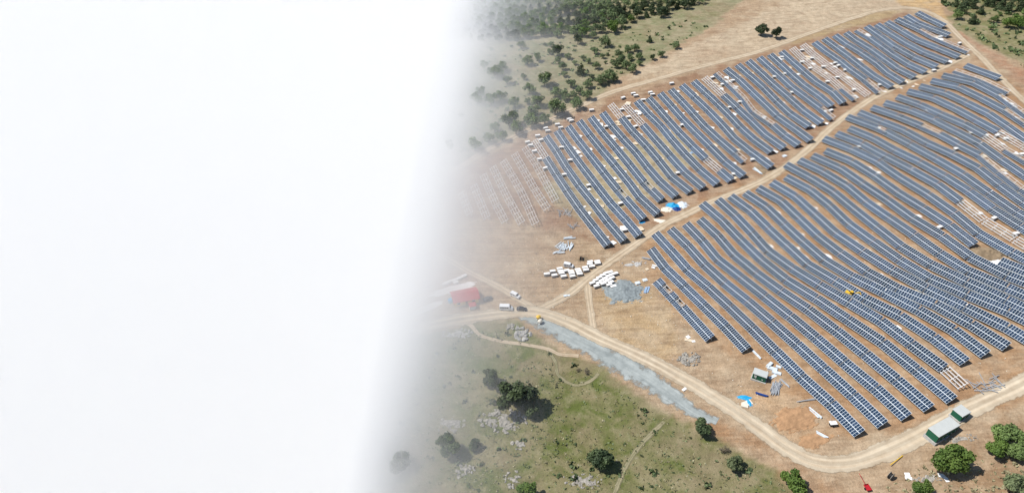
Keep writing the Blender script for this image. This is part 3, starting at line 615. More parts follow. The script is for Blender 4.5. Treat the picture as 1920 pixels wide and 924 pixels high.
# heaps -----------------------------------------------------------------------------------
def mound(name, px, py, rx, ry, h, mat, label, cat, seed=1, rz=0, sink=.25, lumps=1.0):
    g = np.random.default_rng(seed); p = ground(px, py); n = 54; v = []; f = []; o3 = g.random(2)*100
    ca_, sa_ = math.cos(rz), math.sin(rz)
    for j in range(n+1):
        for i in range(n+1):
            x = (i/n*2-1)*1.15; y = (j/n*2-1)*1.15; r = math.hypot(x, y)
            nz = float(vnoise(x*3+o3[0], y*3+o3[1], 1)); n2 = float(vnoise(x*9+o3[1], y*9+o3[0], 1))
            n4 = float(vnoise(x*17+o3[0], y*17, 1)); k = max(0, 1-r*(1+.5*(nz-.5)+.35*(n2-.5)+.25*(n4-.5))); hh = h*(k**.8)*(1+lumps*.5*(nz-.5)+lumps*.35*(n2-.5))
            X, Y = x*rx, y*ry; X, Y = p.x+X*ca_-Y*sa_, p.y+X*sa_+Y*ca_
            v.append((X-p.x, Y-p.y, hz(X, Y)-p.z+hh-(sink if hh <= 0 else .02)))
    for j in range(n):
        for i in range(n): a = j*(n+1)+i; f.append((a, a+1, a+n+2, a+n+1))
    me_ = bpy.data.meshes.new(name); me_.from_pydata(v, [], f); me_.materials.append(mat)
    for q in me_.polygons: q.use_smooth = True
    o = bpy.data.objects.new(name, me_); C.objects.link(o); o.location = p; return tag(o, label, cat)
mound('gravel_heap', 1166, 547, 9, 7, 2.0, M['gravelheap'], 'low heap of blue grey gravel below the crowded crates', 'gravel heap', 3)
mound('soil_mound', 1492, 784, 9, 5, 1.3, M['soil'], 'spread heap of orange soil by the lower road bend', 'soil heap', 4, .3)
mound('soil_mound', 1528, 824, 6, 3, .7, M['soil'], 'small orange soil heap below the longest row of panels', 'soil heap', 5, .2)
mound('earth_heap', 1852, 476, 7, 4.5, 2.2, M['soild'], 'dark lumpy earth heap where a row of panels stops short', 'earth heap', 6, -.3, lumps=1.6)
mound('white_sand_patch', 1878, 492, 5, 3.5, .4, M['white'], 'white powdery heap beside the dark earth heap', 'sand heap', 7, -.3)
mound('earth_heap', 1500, 135, 3, 2, .5, M['soild'], 'flat patch of dark earth between two bare frames', 'earth heap', 8)
mound('earth_heap', 1425, 318, 2.5, 4.5, .7, M['soild'], 'narrow brown earth heap beside the middle road', 'earth heap', 9, .5)
mound('soil_mound', 1092, 486, 3, 2, .9, M['soild'], 'brown soil heap beside the upright cable drum', 'soil heap', 10)
def stones(name, px, py, rx, ry, n, smin, smax, mat, label, cat, seed=1, flat=.6):
    g = random.Random(seed); p = ground(px, py); bm = bmesh.new()
    for k in range(n):
        a = g.uniform(0, 6.28); r = math.sqrt(g.random()); x, y = math.cos(a)*r*rx, math.sin(a)*r*ry; s = g.uniform(smin, smax)
        z = hz(p.x+x, p.y+y)-p.z+s*.2
        mt = Matrix.Translation((x, y, z)) @ Matrix.Rotation(g.uniform(0, 6.28), 4, 'Z') @ Matrix.Rotation(g.uniform(-.5, .5), 4, 'X') @ Matrix.Diagonal((s, s*g.uniform(.5, .9), s*flat, 1))
        res = bmesh.ops.create_icosphere(bm, subdivisions=1, radius=1, matrix=mt)
        for v in res['verts']: v.co += Vector((g.uniform(-.2, .2), g.uniform(-.2, .2), g.uniform(-.15, .15)))*s
    n_ = 22; gv = []
    for j_ in range(n_+1):
        for i_ in range(n_+1):
            x, y = (i_/n_*2-1)*rx*1.25, (j_/n_*2-1)*ry*1.25; r = math.hypot(x/rx, y/ry)/1.25
            q_ = float(vnoise(x+seed*9, y, 1.3)); k_ = max(0, .45-r-.9*(q_-.5)); gv.append(bm.verts.new((x, y, hz(p.x+x, p.y+y)-p.z+(smax*.75*k_**.6*(.5+q_) if k_ > 0 else -.3))))
    for j_ in range(n_):
        for i_ in range(n_): a_ = j_*(n_+1)+i_; bm.faces.new((gv[a_], gv[a_+1], gv[a_+n_+2], gv[a_+n_+1]))
    me_ = bpy.data.meshes.new(name); bm.to_mesh(me_); bm.free(); me_.materials.append(mat)
    o = bpy.data.objects.new(name, me_); C.objects.link(o); o.location = p
    return tag(o, label, cat) if name == 'rock_pile' or cat == 'heap' else tag(o, label, None, None, 'stuff')
stones('rubble_pile', 1293, 673, 4.8, 3.6, 60, .3, .95, M['rubble'], 'scattered pile of pale broken blocks by the lower road', 'rubble', 1)
stones('rock_pile', 980, 626, 4.0, 4.0, 40, .4, 1.2, M['rock'], 'tall pile of grey rocks between the paths below the road', 'rocks', 2)
stones('rock_pile', 958, 612, 3.0, 2.0, 14, .4, 1.0, M['rubble'], 'small pale rocks just above the tall rock pile', 'rocks', 3)
stones('rock_outcrop', 944, 789, 9.0, 5.5, 85, .3, 1.15, M['rubble'], 'broad pale rock outcrop below the biggest pasture tree', 'rocks', 4, .35)
stones('rock_outcrop', 872, 884, 3.5, 3.5, 26, .3, 1.0, M['rubble'], 'small pale outcrop at the bottom left of the pasture', 'rocks', 5, .35)
stones('rock_outcrop', 958, 897, 3.0, 4.0, 24, .3, .9, M['rubble'], 'narrow pale outcrop near the bottom tree', 'rocks', 6, .35)
stones('rock_outcrop', 973, 834, 2.8, 2.2, 14, .4, 1.1, M['rubble'], 'flat pale rock right of the small dark tree', 'rocks', 7, .3)
stones('rock_outcrop', 845, 795, 6, 4, 30, .3, .9, M['rubble'], 'faint pale outcrop in the whited-out pasture', 'rocks', 8, .3)
stones('rock_outcrop', 1090, 900, 7, 4, 36, .2, .6, M['rubble'], 'thin scatter of pale stones below the dark round tree', 'rocks', 9, .3)
stones('rock_pile', 860, 626, 7, 3, 30, .3, .9, M['rock'], 'pale rocks along the left end of the lower road', 'rocks', 10, .5)
stones('rubble_pile', 1735, 898, 5, 1.6, 22, .2, .6, M['rubble'], 'line of white rubble along the brown bank', 'rubble', 11)
stones('rubble_pile', 1800, 822, 6, 1.5, 26, .2, .7, M['rubble'], 'white rubble strewn below the long green container', 'rubble', 12)
stones('rubble_pile', 1188, 496, 7, 2.5, 18, .2, .6, M['concrete'], 'grey building scraps beside the crowded crates', 'rubble', 13)
# bundles of steel ------------------------------------------------------------------------
def beams(px, py, n, ln, spread, rz, mat, label, seed=1, w=.18, messy=.25):
    g = random.Random(seed); p = ground(px, py); mb = MB()
    for k in range(n):
        a = rz+g.uniform(-messy, messy); l = ln*g.uniform(.6, 1); cx, cy = g.uniform(-spread, spread), g.uniform(-spread, spread)*.6
        d = Vector((math.cos(a), math.sin(a), 0))*l/2; c = Vector((cx, cy, 0)); z = .12+.5*k/n
        e0, e1 = c-d, c+d
        mb.bar((e0.x, e0.y, hz(p.x+e0.x, p.y+e0.y)-p.z+z), (e1.x, e1.y, hz(p.x+e1.x, p.y+e1.y)-p.z+z+g.uniform(0, .2)), w)
    o = mb.build('beam_bundle', mat); o.location = p; return tag(o, label, 'steel beams')
beams(1454, 728, 34, 6.5, 1.6, R(62), M['beam'], 'loose fan of grey steel beams below the small green kiosk', 1)
beams(1472, 718, 2, 5, .3, R(-65), M['beam'], 'two pale rails lying alone above the steel fan', 2, .25, .05)
beams(1513, 751, 3, 9, .3, R(4), M['beam'], 'long silver rail pointing at the longest panel row', 3, .3, .03)
beams(1527, 775, 4, 6, .5, R(-62), M['film'], 'pale plank stack left of the small meter box', 4, .4, .05)
beams(1540, 816, 5, 5, .7, R(-50), M['film'], 'three white planks below the meter box', 5, .3, .15)
beams(1418, 665, 4, 5.5, .35, R(-68), M['film'], 'pale plank stack at the foot of the second row', 6, .35, .04)
beams(1426, 740, 7, 5.5, .5, R(-28), M['navy'], 'dark blue pipes beside the bright blue tarp', 7, .3, .04)
beams(1060, 463, 26, 5.0, 3.5, R(60), M['film'], 'scattered pale rails on the bare yard left of the fields', 8, .3, .8)
beams(1048, 474, 10, 4.0, 1.5, R(20), M['film'], 'small bundle of pale rails below the scattered ones', 9, .3, .3)
beams(1067, 447, 6, 5.0, .8, R(8), M['film'], 'pale rails lying just above the scattered ones', 10, .4, .1)
beams(1212, 486, 6, 5.0, .6, R(-15), M['beam'], 'dark rails at the corner of the lower field', 11, .3, .2)
beams(1060, 400, 20, 4.5, 3.5, R(-60), M['beam'], 'jumble of fallen rails at the foot of the bare frames', 12, .16, .9)
beams(1075, 425, 12, 4.0, 2.5, R(-60), M['beam'], 'broken rails in the weeds left of the first panel row', 13, .14, 1.2)
beams(1478, 166, 6, 6, .6, R(-60), M['beam'], 'white rails dropped between two upper rows', 14, .25, .2)
beams(1420, 322, 6, 7, .8, R(-64), M['film'], 'bent white rails beside the narrow earth heap', 15, .3, .15)
beams(1848, 720, 22, 6, 5, R(-30), M['beam'], 'steel pieces scattered past the end of a lower row', 16, .18, 1.2)
# stacks near the kiosk and corner
def slabs(px, py, lst, mat, label, cat='stack'):
    p = ground(px, py); mb = MB()
    for (x, y, w, d, h, a) in lst:
        c, s = math.cos(R(a)), math.sin(R(a)); q = [(-w/2, -d/2), (w/2, -d/2), (w/2, d/2), (-w/2, d/2)]
        P = [(x+u*c-v*s, y+u*s+v*c) for u, v in q]
        mb.hexa([(X, Y, hz(p.x+X, p.y+Y)-p.z-.05) for X, Y in P]+[(X, Y, h) for X, Y in P])
    o = mb.build('sheet_stack', mat, bevel=.03); o.location = p; return tag(o, label, cat)
slabs(1448, 692, [(0,0,3.6,1.6,.7,-25),(-.6,1.9,3.0,1.2,1.0,40),(1.0,-2.0,3.4,1.4,.6,-25),(2.6,.8,2.0,1.2,.8,-25)], M['film'], 'stack of pale metal sheets beside the small green kiosk')
slabs(1449, 706, [(0,0,3.4,1.2,.25,30)], M['film'], 'single pale sheet lying below the sheet stack')
slabs(1204, 531, [(-2,0,2.2,1.7,.5,20),(1.6,2,2.2,1.7,.5,20)], M['film'], 'two pale panels lying left of the broken first row')
slabs(1211, 544, [(0,0,1.2,4.2,.35,-22),(1.0,.3,1.0,4.2,.35,-22)], M['bluepanel'], 'blue grey modules leaning together left of the broken first row')
slabs(1416, 288-0, [], M['film'], 'x') if False else None
slabs(1471, 293, [(0,0,2.4,1.8,.4,30)], M['film'], 'pale blue sheet beside the middle road')
slabs(1405, 754, [(0,0,4.5,2.2,.12,25),(-2,-1.2,2.5,2,.1,-20)], M['tan'], 'cream boards spread below the bright blue tarp')
slabs(1060, 555, [(0,0,1.6,1.2,.5,20),(1.5,.3,1.2,1.0,.4,0)], M['film'], 'small pale blue bundle in the middle of the yard')
slabs(1298, 286, [(0,0,2.6,1.8,.25,40)], M['bluepanel'], 'loose pale blue sheet between two upper rows')
slabs(1192, 209, [(0,0,2.6,2.2,.25,40)], M['bluepanel'], 'loose blue grey sheet near the top of the upper field')
def cloth(px, py, rx, ry, h, mat, label, seed, rz=0):
    o = mound('tarp', px, py, rx, ry, h, mat, label, 'tarp', seed, rz, lumps=1.8); return o
cloth(1262, 386, 3.6, 2.2, 1.4, M['tarp'], 'bright blue tarp over goods beside the middle road', 21, R(-20))
cloth(1268, 392, 2.3, 1.7, 1.1, M['navy'], 'navy tarp in front of the bright blue one', 22, 0)
cloth(1279, 384, 2.8, 2.6, 1.0, M['film'], 'crumpled clear film right of the blue tarps', 23, .5)
cloth(1252, 393, 3.0, 2.0, .7, M['tan'], 'cream rubbish heap left of the blue tarps', 24, 0)
cloth(1396, 745, 2.6, 1.0, .5, M['tarp'], 'bright blue tarp scrap near the lower road', 25, R(-10))
cloth(1404, 755, 1.0, 1.8, .45, M['tarp'], 'narrow bright blue scrap just below the other one', 26, .2)
cloth(1204, 417, 1.6, .9, .4, M['tarp'], 'small pale blue scrap at the end of the fourth row', 27, .2)
cloth(1240, 415, 4.5, 1.6, .15, M['tan'], 'pinkish dust patch beside the fifth row end', 28, R(-30))
cloth(852, 541, 12, 2.4, .18, M['white'], 'white boards spread on the ground behind the house', 29, R(22))
cloth(800, 578, 10, 2.0, .15, M['white'], 'white boards spread left of the house', 30, R(30))
# ---------------------------------------------------------------- buildings and kiosks
def heading(px0, py0, px1, py1):
    a, b = at(px0, py0), at(px1, py1); return math.atan2(b.y-a.y, b.x-a.x)
def house():
    p = ground(872, 562); o = thing('house', p, R(16), 'small yellow walled house with a red sheet roof beside the yard road', 'house')
    mb = MB(); mb.box(-5.5, 5.5, -3.4, 3.4, -1.2, 2.9); mb.prism([(-5.5, 2.9), (-5.5, 2.91), (5.5, 2.91), (5.5, 2.9)], -.1, .1); mb.build('wall', M['wally'], o)
    mb = MB()
    for s in (-1, 1):
        mb.hexa([(-6.1, 0, 4.42), (6.1, 0, 4.42), (6.1, s*4.1, 2.75), (-6.1, s*4.1, 2.75), (-6.1, 0, 4.54), (6.1, 0, 4.54), (6.1, s*4.1, 2.87), (-6.1, s*4.1, 2.87)])
    r = mb.build('roof', M['redroof'], o)
    for x in (-5.47, 5.47):
        mb = MB(); mb.hexa([(x-.03, -3.3, 2.9), (x+.03, -3.3, 2.9), (x+.03, 3.3, 2.9), (x-.03, 3.3, 2.9), (x-.03, -.1, 4.3), (x+.03, -.1, 4.3), (x+.03, .1, 4.3), (x-.03, .1, 4.3)]); mb.build('gable', M['wally'], o)
    for x in (-3.6, 3.2):
        mb = MB(); mb.box(x-.7, x+.7, -3.46, -3.38, 1.0, 2.1); w = mb.build('window', M['roofw'], o)
        mb = MB(); mb.box(x-.6, x+.6, -3.5, -3.45, 1.1, 2.0); mb.build('pane', M['glass'], w)
    mb = MB(); mb.box(-.5, .5, -3.47, -3.38, 0, 2.1); d = mb.build('door', M['brown'], o)
    mb = MB(); mb.box(.3, .4, -3.53, -3.46, 1.0, 1.1); mb.build('handle', M['steel'], d)
house()
p = ground(886, 577); o = thing('shed', p, R(16), 'tiny shed with a red roof below the house', 'shed')
mb = MB(); mb.box(-1.4, 1.4, -1.1, 1.1, -.6, 1.9); mb.build('wall', M['roofw'], o)
mb = MB(); mb.hexa([(-1.6,-1.3,1.9),(1.6,-1.3,1.9),(1.6,1.3,2.2),(-1.6,1.3,2.2),(-1.6,-1.3,2.0),(1.6,-1.3,2.0),(1.6,1.3,2.3),(-1.6,1.3,2.3)]); mb.build('roof', M['redroof'], o)
p = ground(845, 571); o = thing('water_tank', p, 0, 'blue water tank on a stand at the left end of the house', 'water tank')
mb = MB(); mb.cyl((0,0,1.6),(0,0,3.2),1.0,20); mb.cyl((0,0,3.2),(0,0,3.45),1.0,20,0,.35); mb.build('tank', M['tarp'], o, False)
mb = MB(); [mb.bar((x,y,-.3),(x,y,1.6),.12) for x in (-.7,.7) for y in (-.7,.7)]; mb.box(-.9,.9,-.9,.9,1.5,1.6); mb.build('stand', M['steel'], o)
def kiosk(px, py, rz, L_, W_, H_, label, vents=2):
    p = ground(px, py); o = thing('transformer_kiosk', p, rz, label, 'kiosk')
    mb = MB(); mb.box(-L_/2-.35, L_/2+.35, -W_/2-.35, W_/2+.35, -1.0, .35); mb.build('plinth', M['concrete'], o, bevel=.03)
    mb = MB(); mb.box(-L_/2, L_/2, -W_/2, W_/2, .35, H_); mb.build('body', M['green'], o, bevel=.03)
    mb = MB(); mb.hexa([(-L_/2-.2,-W_/2-.2,H_),(L_/2+.2,-W_/2-.2,H_),(L_/2+.2,W_/2+.2,H_),(-L_/2-.2,W_/2+.2,H_),(-L_/2-.1,-W_/2-.1,H_+.22),(L_/2+.1,-W_/2-.1,H_+.22),(L_/2+.1,W_/2+.1,H_+.22),(-L_/2-.1,W_/2+.1,H_+.22)]); mb.build('roof', M['roofw'], o)
    for k in range(vents):
        x = -L_/2+L_*(k+.5)/vents
        mb = MB(); mb.box(x-.45, x+.45, -W_/2-.05, -W_/2-.003, .6, H_-.35); d = mb.build('door', M['green'], o)
        mb = MB(); [mb.box(x-.3, x+.3, -W_/2-.08, -W_/2-.05, z, z+.06) for z in (1.2, 1.35, 1.5)]; mb.build('vent', M['steel'], d)
    return o
k1 = kiosk(1423, 709, R(-28), 5.0, 3.0, 3.1, 'small green transformer kiosk with a white roof left of the steel fan', 2)
mb = MB(); mb.box(-1.9, -1.0, -1.56, -1.51, 1.6, 2.5); mb.build('notice_plate', M['roofw'], k1)
kiosk(1763, 812, R(27), 10.5, 4.0, 3.6, 'long green container substation with a white roof by the lower right road', 5)
kiosk(1797, 780, R(27), 4.2, 3.6, 3.0, 'square green kiosk behind the long container substation', 1)
p = ground(1560, 797); o = thing('meter_box', p, R(6), 'small white topped meter box on legs at the foot of the longest row', 'meter box')
mb = MB(); mb.box(-1.1, 1.1, -.5, .5, .4, 1.5); mb.build('body', M['black'], o)
mb = MB(); mb.box(-1.3, 1.3, -.9, .8, 1.5, 1.62); mb.build('lid', M['white'], o)
for x in (-1, 1):
    for y in (-.4, .4): mb = MB(); mb.bar((x, y, -.3), (x, y, .4), .1); mb.build('leg', M['steel'], o)
mb = MB(); mb.bar((-.4, .5, .4), (-1.2, 1.2, 5.0), .09); mb.build('mast', M['steel'], o)
# cable drums
def drum(px, py, rz, label, r=1.25):
    p = ground(px, py); o = thing('cable_drum', p, rz, label, 'cable drum')
    for y in (-.55, .55): mb = MB(); mb.cyl((0, y-.06, r), (0, y+.06, r), r, 24); mb.build('flange', M['brown'] if r < 1.2 else M['rubble'], o)
    mb = MB(); mb.cyl((0, -.5, r), (0, .5, r), r*.72, 20); mb.build('cable', M['black'], o)
drum(1668, 895, R(35), 'big upright cable drum beside the lower road exit')
drum(1089, 487, R(80), 'small brown cable drum above the long crate stack', 1.0)
# yellow barrier pole and red roller cart
p = ground(1680, 864); o = thing('barrier_pole', p, heading(1668, 871, 1692, 852), 'yellow pole lying beside the lower road', 'pole')
mb = MB(); mb.cyl((-3.2, 0, .35), (3.2, 0, .75), .14, 10); mb.build('pole', M['yellow'], o)
mb = MB(); mb.box(2.9, 3.2, -.2, .2, 0, .6); mb.build('foot', M['yellow'], o)
p = ground(1625, 915); o = thing('trailer_cart', p, R(100), 'small red trailer cart with a long drawbar on the pale yard', 'cart')
mb = MB(); mb.box(-1.3, 1.0, -.75, .75, .55, .62); mb.box(-1.3, -1.22, -.75, .75, .62, 1.1); mb.box(.92, 1.0, -.75, .75, .62, 1.1); mb.box(-1.3, 1.0, -.75, -.67, .62, 1.1); mb.box(-1.3, 1.0, .67, .75, .62, 1.1); mb.build('body', M['red'], o)
mb = MB(); mb.bar((1.0, 0, .55), (5.0, 0, 1.1), .12); mb.build('drawbar', M['red'], o)
for y in (-.85, .85): mb = MB(); mb.cyl((-.2, y-.1, .38), (-.2, y+.1, .38), .38, 16); mb.build('wheel', M['black'], o)
# ---------------------------------------------------------------- vehicles
def vehicle(px, py, rz, kind, paint, label, cat):
    p = ground(px, py); o = thing({'minibus': 'minibus', 'van': 'parked_van', 'car': 'parked_car'}[kind], p+Vector((0, 0, .1)), rz, label, cat)
    if kind == 'minibus': Lh, w, prof = 2.95, 1.02, [(-2.95,.35),(2.95,.35),(3.0,.9),(2.75,1.15),(2.05,1.45),(1.55,2.35),(1.2,2.5),(-2.8,2.5),(-2.95,2.3)]; win = [(-2.6+.95*k, -2.6+.95*k+.8) for k in range(4)]; zz = (1.4, 2.1); wh = .38; ax = 1.9
    elif kind == 'van': Lh, w, prof = 2.4, .92, [(-2.35,.32),(2.35,.32),(2.4,.85),(2.2,1.05),(1.45,1.25),(.85,1.95),(.5,2.02),(-2.2,2.02),(-2.35,1.8)]; win = [(-2.0,-1.0),(-.85,.1),(.25,.85)]; zz = (1.2, 1.72); wh = .34; ax = 1.45
    else: Lh, w, prof = 2.25, .88, [(-2.2,.3),(2.2,.3),(2.25,.6),(2.1,.8),(1.15,.95),(.45,1.42),(.1,1.47),(-1.0,1.46),(-1.7,1.0),(-2.2,.92)]; win = [(-1.15,-.35),(-.25,.5)]; zz = (.98, 1.34); wh = .33; ax = 1.35
    mb = MB(); mb.prism(prof, -w, w); mb.build('body', paint, o, bevel=.05)
    for s in (-1, 1):
        for x0, x1 in win:
            mb = MB(); y0, y1 = sorted((s*(w-.02), s*(w+.015))); mb.box(x0, x1, y0, y1, *zz); mb.build('window', M['glass'], o)
        for x in (-ax, ax):
            mb = MB(); mb.cyl((x, s*(w-.22), wh-.08), (x, s*(w+.03), wh-.08), wh, 16); wo = mb.build('wheel', M['black'], o)
            mb = MB(); mb.cyl((x, s*(w+.03), wh-.08), (x, s*(w+.045), wh-.08), wh*.55, 12); mb.build('rim', M['steel'], wo)
    # windscreen just proud of the sloping face
    i = {'minibus': (4, 5), 'van': (4, 5), 'car': (4, 5)}[kind]; a, b = prof[i[0]], prof[i[1]]; e = .03
    mb = MB(); mb.hexa([(a[0]-.05,-w*.85,a[1]+.02),(a[0]-.05,w*.85,a[1]+.02),(b[0]+.02,w*.8,b[1]-.06),(b[0]+.02,-w*.8,b[1]-.06),(a[0]+.03,-w*.85,a[1]+.09),(a[0]+.03,w*.85,a[1]+.09),(b[0]+.1,w*.8,b[1]-.02),(b[0]+.1,-w*.8,b[1]-.02)]); mb.build('windscreen', M['glass'], o)
    for s in (-1, 1):
        mb = MB(); mb.box(prof[2][0]-.12, prof[2][0]+.01, s*w*.72-.14, s*w*.72+.14, prof[2][1]-.18, prof[2][1]); mb.build('headlight', M['film'], o)
    return o
vehicle(949, 580, R(-3), 'minibus', M['carw'], 'white minibus parked on the lower road left of the black car', 'minibus')
vehicle(978, 581, R(-6), 'car', M['cark'], 'black car parked right behind the white minibus', 'car')
vehicle(966, 556, R(-35), 'van', M['carw'], 'small white van at the road junction above the minibus', 'van')
vehicle(915, 562, R(30), 'car', M['card_grey'], 'dark grey car parked beside the red roofed house', 'car')
vehicle(1066, 500, R(-18), 'van', M['carw'], 'white van parked above the long crate stack', 'van')
# concrete mixers
def mixer(px, py, rz, paint, label):
    p = ground(px, py); o = thing('cement_mixer', p, rz, label, 'cement mixer')
    mb = MB(); mb.cyl((-.7, 0, 1.0), (.3, 0, 1.3), .8, 16, 0, .95); mb.cyl((.3, 0, 1.3), (1.1, 0, 1.6), .95, 16, 0, .45); mb.build('drum', paint, o)
    mb = MB(); mb.bar((-1.2, -.6, .4), (1.2, -.6, .4), .14); mb.bar((-1.2, .6, .4), (1.2, .6, .4), .14); mb.bar((-.6, -.6, .4), (-.4, -.6, 1.2), .12); mb.bar((-.6, .6, .4), (-.4, .6, 1.2), .12); mb.build('frame', M['steel'], o)
    for y in (-.8, .8): mb = MB(); mb.cyl((0, y-.08, .35), (0, y+.08, .35), .35, 14); mb.build('wheel', M['black'], o)
mixer(1009, 598, R(10), M['yellow'], 'yellow cement mixer standing on the grey stone strip')
mixer(1012, 606, R(40), M['tan'], 'cream cement mixer just below the yellow one')
# excavator between the rows
p = ground(1592, 553); o = thing('excavator', p, heading(1575, 545, 1610, 560), 'small yellow digger squeezed between rows of the lower field', 'excavator')
for y in (-.95, .95):
    mb = MB(); mb.prism([(-1.7,.05),(1.7,.05),(1.95,.4),(1.7,.8),(-1.7,.8),(-1.95,.4)], y-.25, y+.25); mb.build('track', M['black'], o)
mb = MB(); mb.box(-1.7, 1.3, -1.0, 1.0, .85, 1.7); mb.build('body', M['yellow'], o, bevel=.08)
mb = MB(); mb.box(.1, 1.3, -1.0, .1, 1.7, 2.9); c_ = mb.build('cab', M['yellow'], o, bevel=.05)
mb = MB(); mb.box(.25, 1.34, -1.03, .13, 1.9, 2.6); mb.build('window', M['glass'], c_)
mb = MB(); mb.bar((1.2, .4, 1.5), (3.4, .4, 3.6), .35); mb.build('boom', M['yellow'], o)
mb = MB(); mb.bar((3.4, .4, 3.6), (5.2, .4, 1.6), .28); mb.build('stick', M['yellow'], o)
mb = MB(); mb.prism([(4.9,1.7),(5.6,1.6),(5.7,1.0),(5.1,.8),(4.8,1.2)], 0, .8); mb.build('bucket', M['brown'], o)
# ---------------------------------------------------------------- trees
def crown_mesh(seed, kind, n):
    g = np.random.default_rng(seed); lobes = []
    if kind == 'cone':
        for k in range(11):
            t = k/10; rr = .95*(1-t)**.8+.08; a = g.random()*6.28
            lobes.append((math.cos(a)*rr*.35, math.sin(a)*rr*.35, .25+1.9*t, rr*.75, .32))
    else:
        lobes.append((g.uniform(-.12, .12), g.uniform(-.12, .12), .92, .62, .52))
        for k in range(9 if kind == 'round' else 6):
            a = k/9*6.28+g.random()*1.3; e = g.uniform(-.45, 1.1); r = g.uniform(.2, .5); d = g.uniform(.42, .86)
            lobes.append((math.cos(a)*d*math.cos(e), math.sin(a)*d*math.cos(e), .95+math.sin(e)*.6, r, r*.85))
    tot = sum(l[3]**2 for l in lobes); V = []; F = []
    for (x, y, z, r, h) in lobes:
        m = int(n*r*r/tot)
        d = g.normal(size=(m, 3)); d /= np.linalg.norm(d, axis=1)[:, None]; rad = (g.random(m)**.33)*1.0; rad = np.where(g.random(m) < .12, rad*1.16, rad)
        c = np.array([x, y, z])+d*rad[:, None]*np.array([r, r, h])
        s = g.uniform(.035, .075, m)
        nrm = d+g.normal(size=(m, 3))*.7; nrm[:, 2] += .25; nrm /= np.linalg.norm(nrm, axis=1)[:, None]
        t1 = np.cross(nrm, g.normal(size=(m, 3))); t1 /= np.linalg.norm(t1, axis=1)[:, None]; t2 = np.cross(nrm, t1)
        for sgn in ((-1, -.7), (1, -.6), (.8, .8), (-.7, 1)):
            V.append(c+(t1*sgn[0]+t2*sgn[1])*s[:, None])
        # vertices are stored four arrays at a time
        F.append(m)
    verts = []; faces = []; i = 0; b = 0
    for m in F:
        A = np.stack(V[i:i+4], 1).reshape(-1, 3); verts.append(A); faces += [(b+4*k, b+4*k+1, b+4*k+2, b+4*k+3) for k in range(m)]; b += 4*m; i += 4
    me_ = bpy.data.meshes.new('crown'); me_.from_pydata(np.concatenate(verts).tolist(), [], faces); return me_
def trunk_mesh(seed, kind):
    g = random.Random(seed); mb = MB(); mb.cyl((0, 0, -.3), (0.02, 0, .55), .07, 8, 0, .05)
    if kind != 'cone':
        for k in range(5):
            a = k*1.26+g.random(); mb.cyl((0.02, 0, .45), (math.cos(a)*.45, math.sin(a)*.45, g.uniform(.8, 1.25)), .035, 6, 0, .012)
        mb.cyl((.02, 0, .5), (0, 0, 1.4), .04, 6, 0, .01)
    else: mb.cyl((0, 0, .5), (0, 0, 2.1), .045, 6, 0, .01)
    return mb.mesh('trunk', M['bark'])
crowns = {}
def variants(kind, mat, n, cnt):
    k = (kind, mat, n)
    if k not in crowns:
        crowns[k] = []
        for s in range(cnt):
            c_ = crown_mesh(hash((kind, n)) % 1000+s*17 if False else {'round': 10, 'loose': 40, 'cone': 70}[kind]+s*7, kind, n); c_.materials.append(M[mat])
            crowns[k].append((c_, trunk_mesh(s, kind)))
    return crowns[k]
def tree(pos, r, kind, mat, label, group=None, n=1300, cnt=4, name='tree', sz=1.0, sink=0.0):
    c_, t_ = rng.choice(variants(kind, mat, n, cnt))
    o = thing(name, pos, rng.uniform(0, 6.28), label, 'tree' if name != 'shrub' else 'shrub', group); o.scale = (r*rng.uniform(.92, 1.08), r*rng.uniform(.92, 1.08), r*sz)
    a = bpy.data.objects.new('crown', c_); C.objects.link(a); a.parent = o; a.location = (0, 0, -sink)
    b = bpy.data.objects.new('trunk', t_); C.objects.link(b); b.parent = o
    return o
def ptree(px, py, rpx, kind, mat, label, group=None, **kw):
    """px,py = crown centre in the photograph, rpx = crown radius there"""
    p = at(px, py); d = (p-Vector((0, 0, CAMZ))).length; r = rpx*d/FPX/1.05
    hgt = r*.95*kw.get('sz', 1.0)
    q = at(px, py, hgt)      # foot lies under the crown centre
    return tree(Vector((q.x, q.y, hz(q.x, q.y))), r, kind, mat, label, group, **kw)
BT = [(1318,803,18,'round','muted','round green tree alone at the edge of the lower pasture'),
 (1376,870,16,'round','leafpale','pale grey green bush below the lone round tree'),
 (1491,905,23,'round','leafbright','bright green tree cut by the bottom edge left of the cart'),
 (1788,862,29,'round','leafbright','largest bright green tree right of the cable drum'),
 (1872,837,17,'round','leafbright','medium bright green tree by the right edge'),
 (1732,914,16,'round','leafbright','small bright tree below the white rubble line'),
 (1899,812,22,'loose','leaf','dark leafy tree under the long container'),
 (1915,848,18,'round','leaf','leafy tree cut by the right edge'),
 (1902,908,20,'round','leafpale','pale tree in the bottom right corner'),
 (920,707,19,'round','muted','medium tree up and left of the biggest pasture tree'),
 (967,740,37,'round','muted','biggest pasture tree above the broad rock outcrop'),
 (994,756,22,'loose','muted','dark tree joined to the biggest pasture tree'),
 (838,832,24,'round','muted','whited-out tree at the left of the pasture'),
 (890,833,12,'round','leafdark','small dark oval tree in the left pasture'),
 (751,866,21,'round','muted','tree almost lost in the white mist at bottom left'),
 (1126,861,22,'round','leafdark','very dark round tree low in the pasture'),
 (991,917,19,'round','leafbright','bright tree cut by the bottom edge below the pasture')]
for (x, y, r, k, m_, lab) in BT: ptree(x, y, r, k, m_, lab, n=3800, cnt=2)
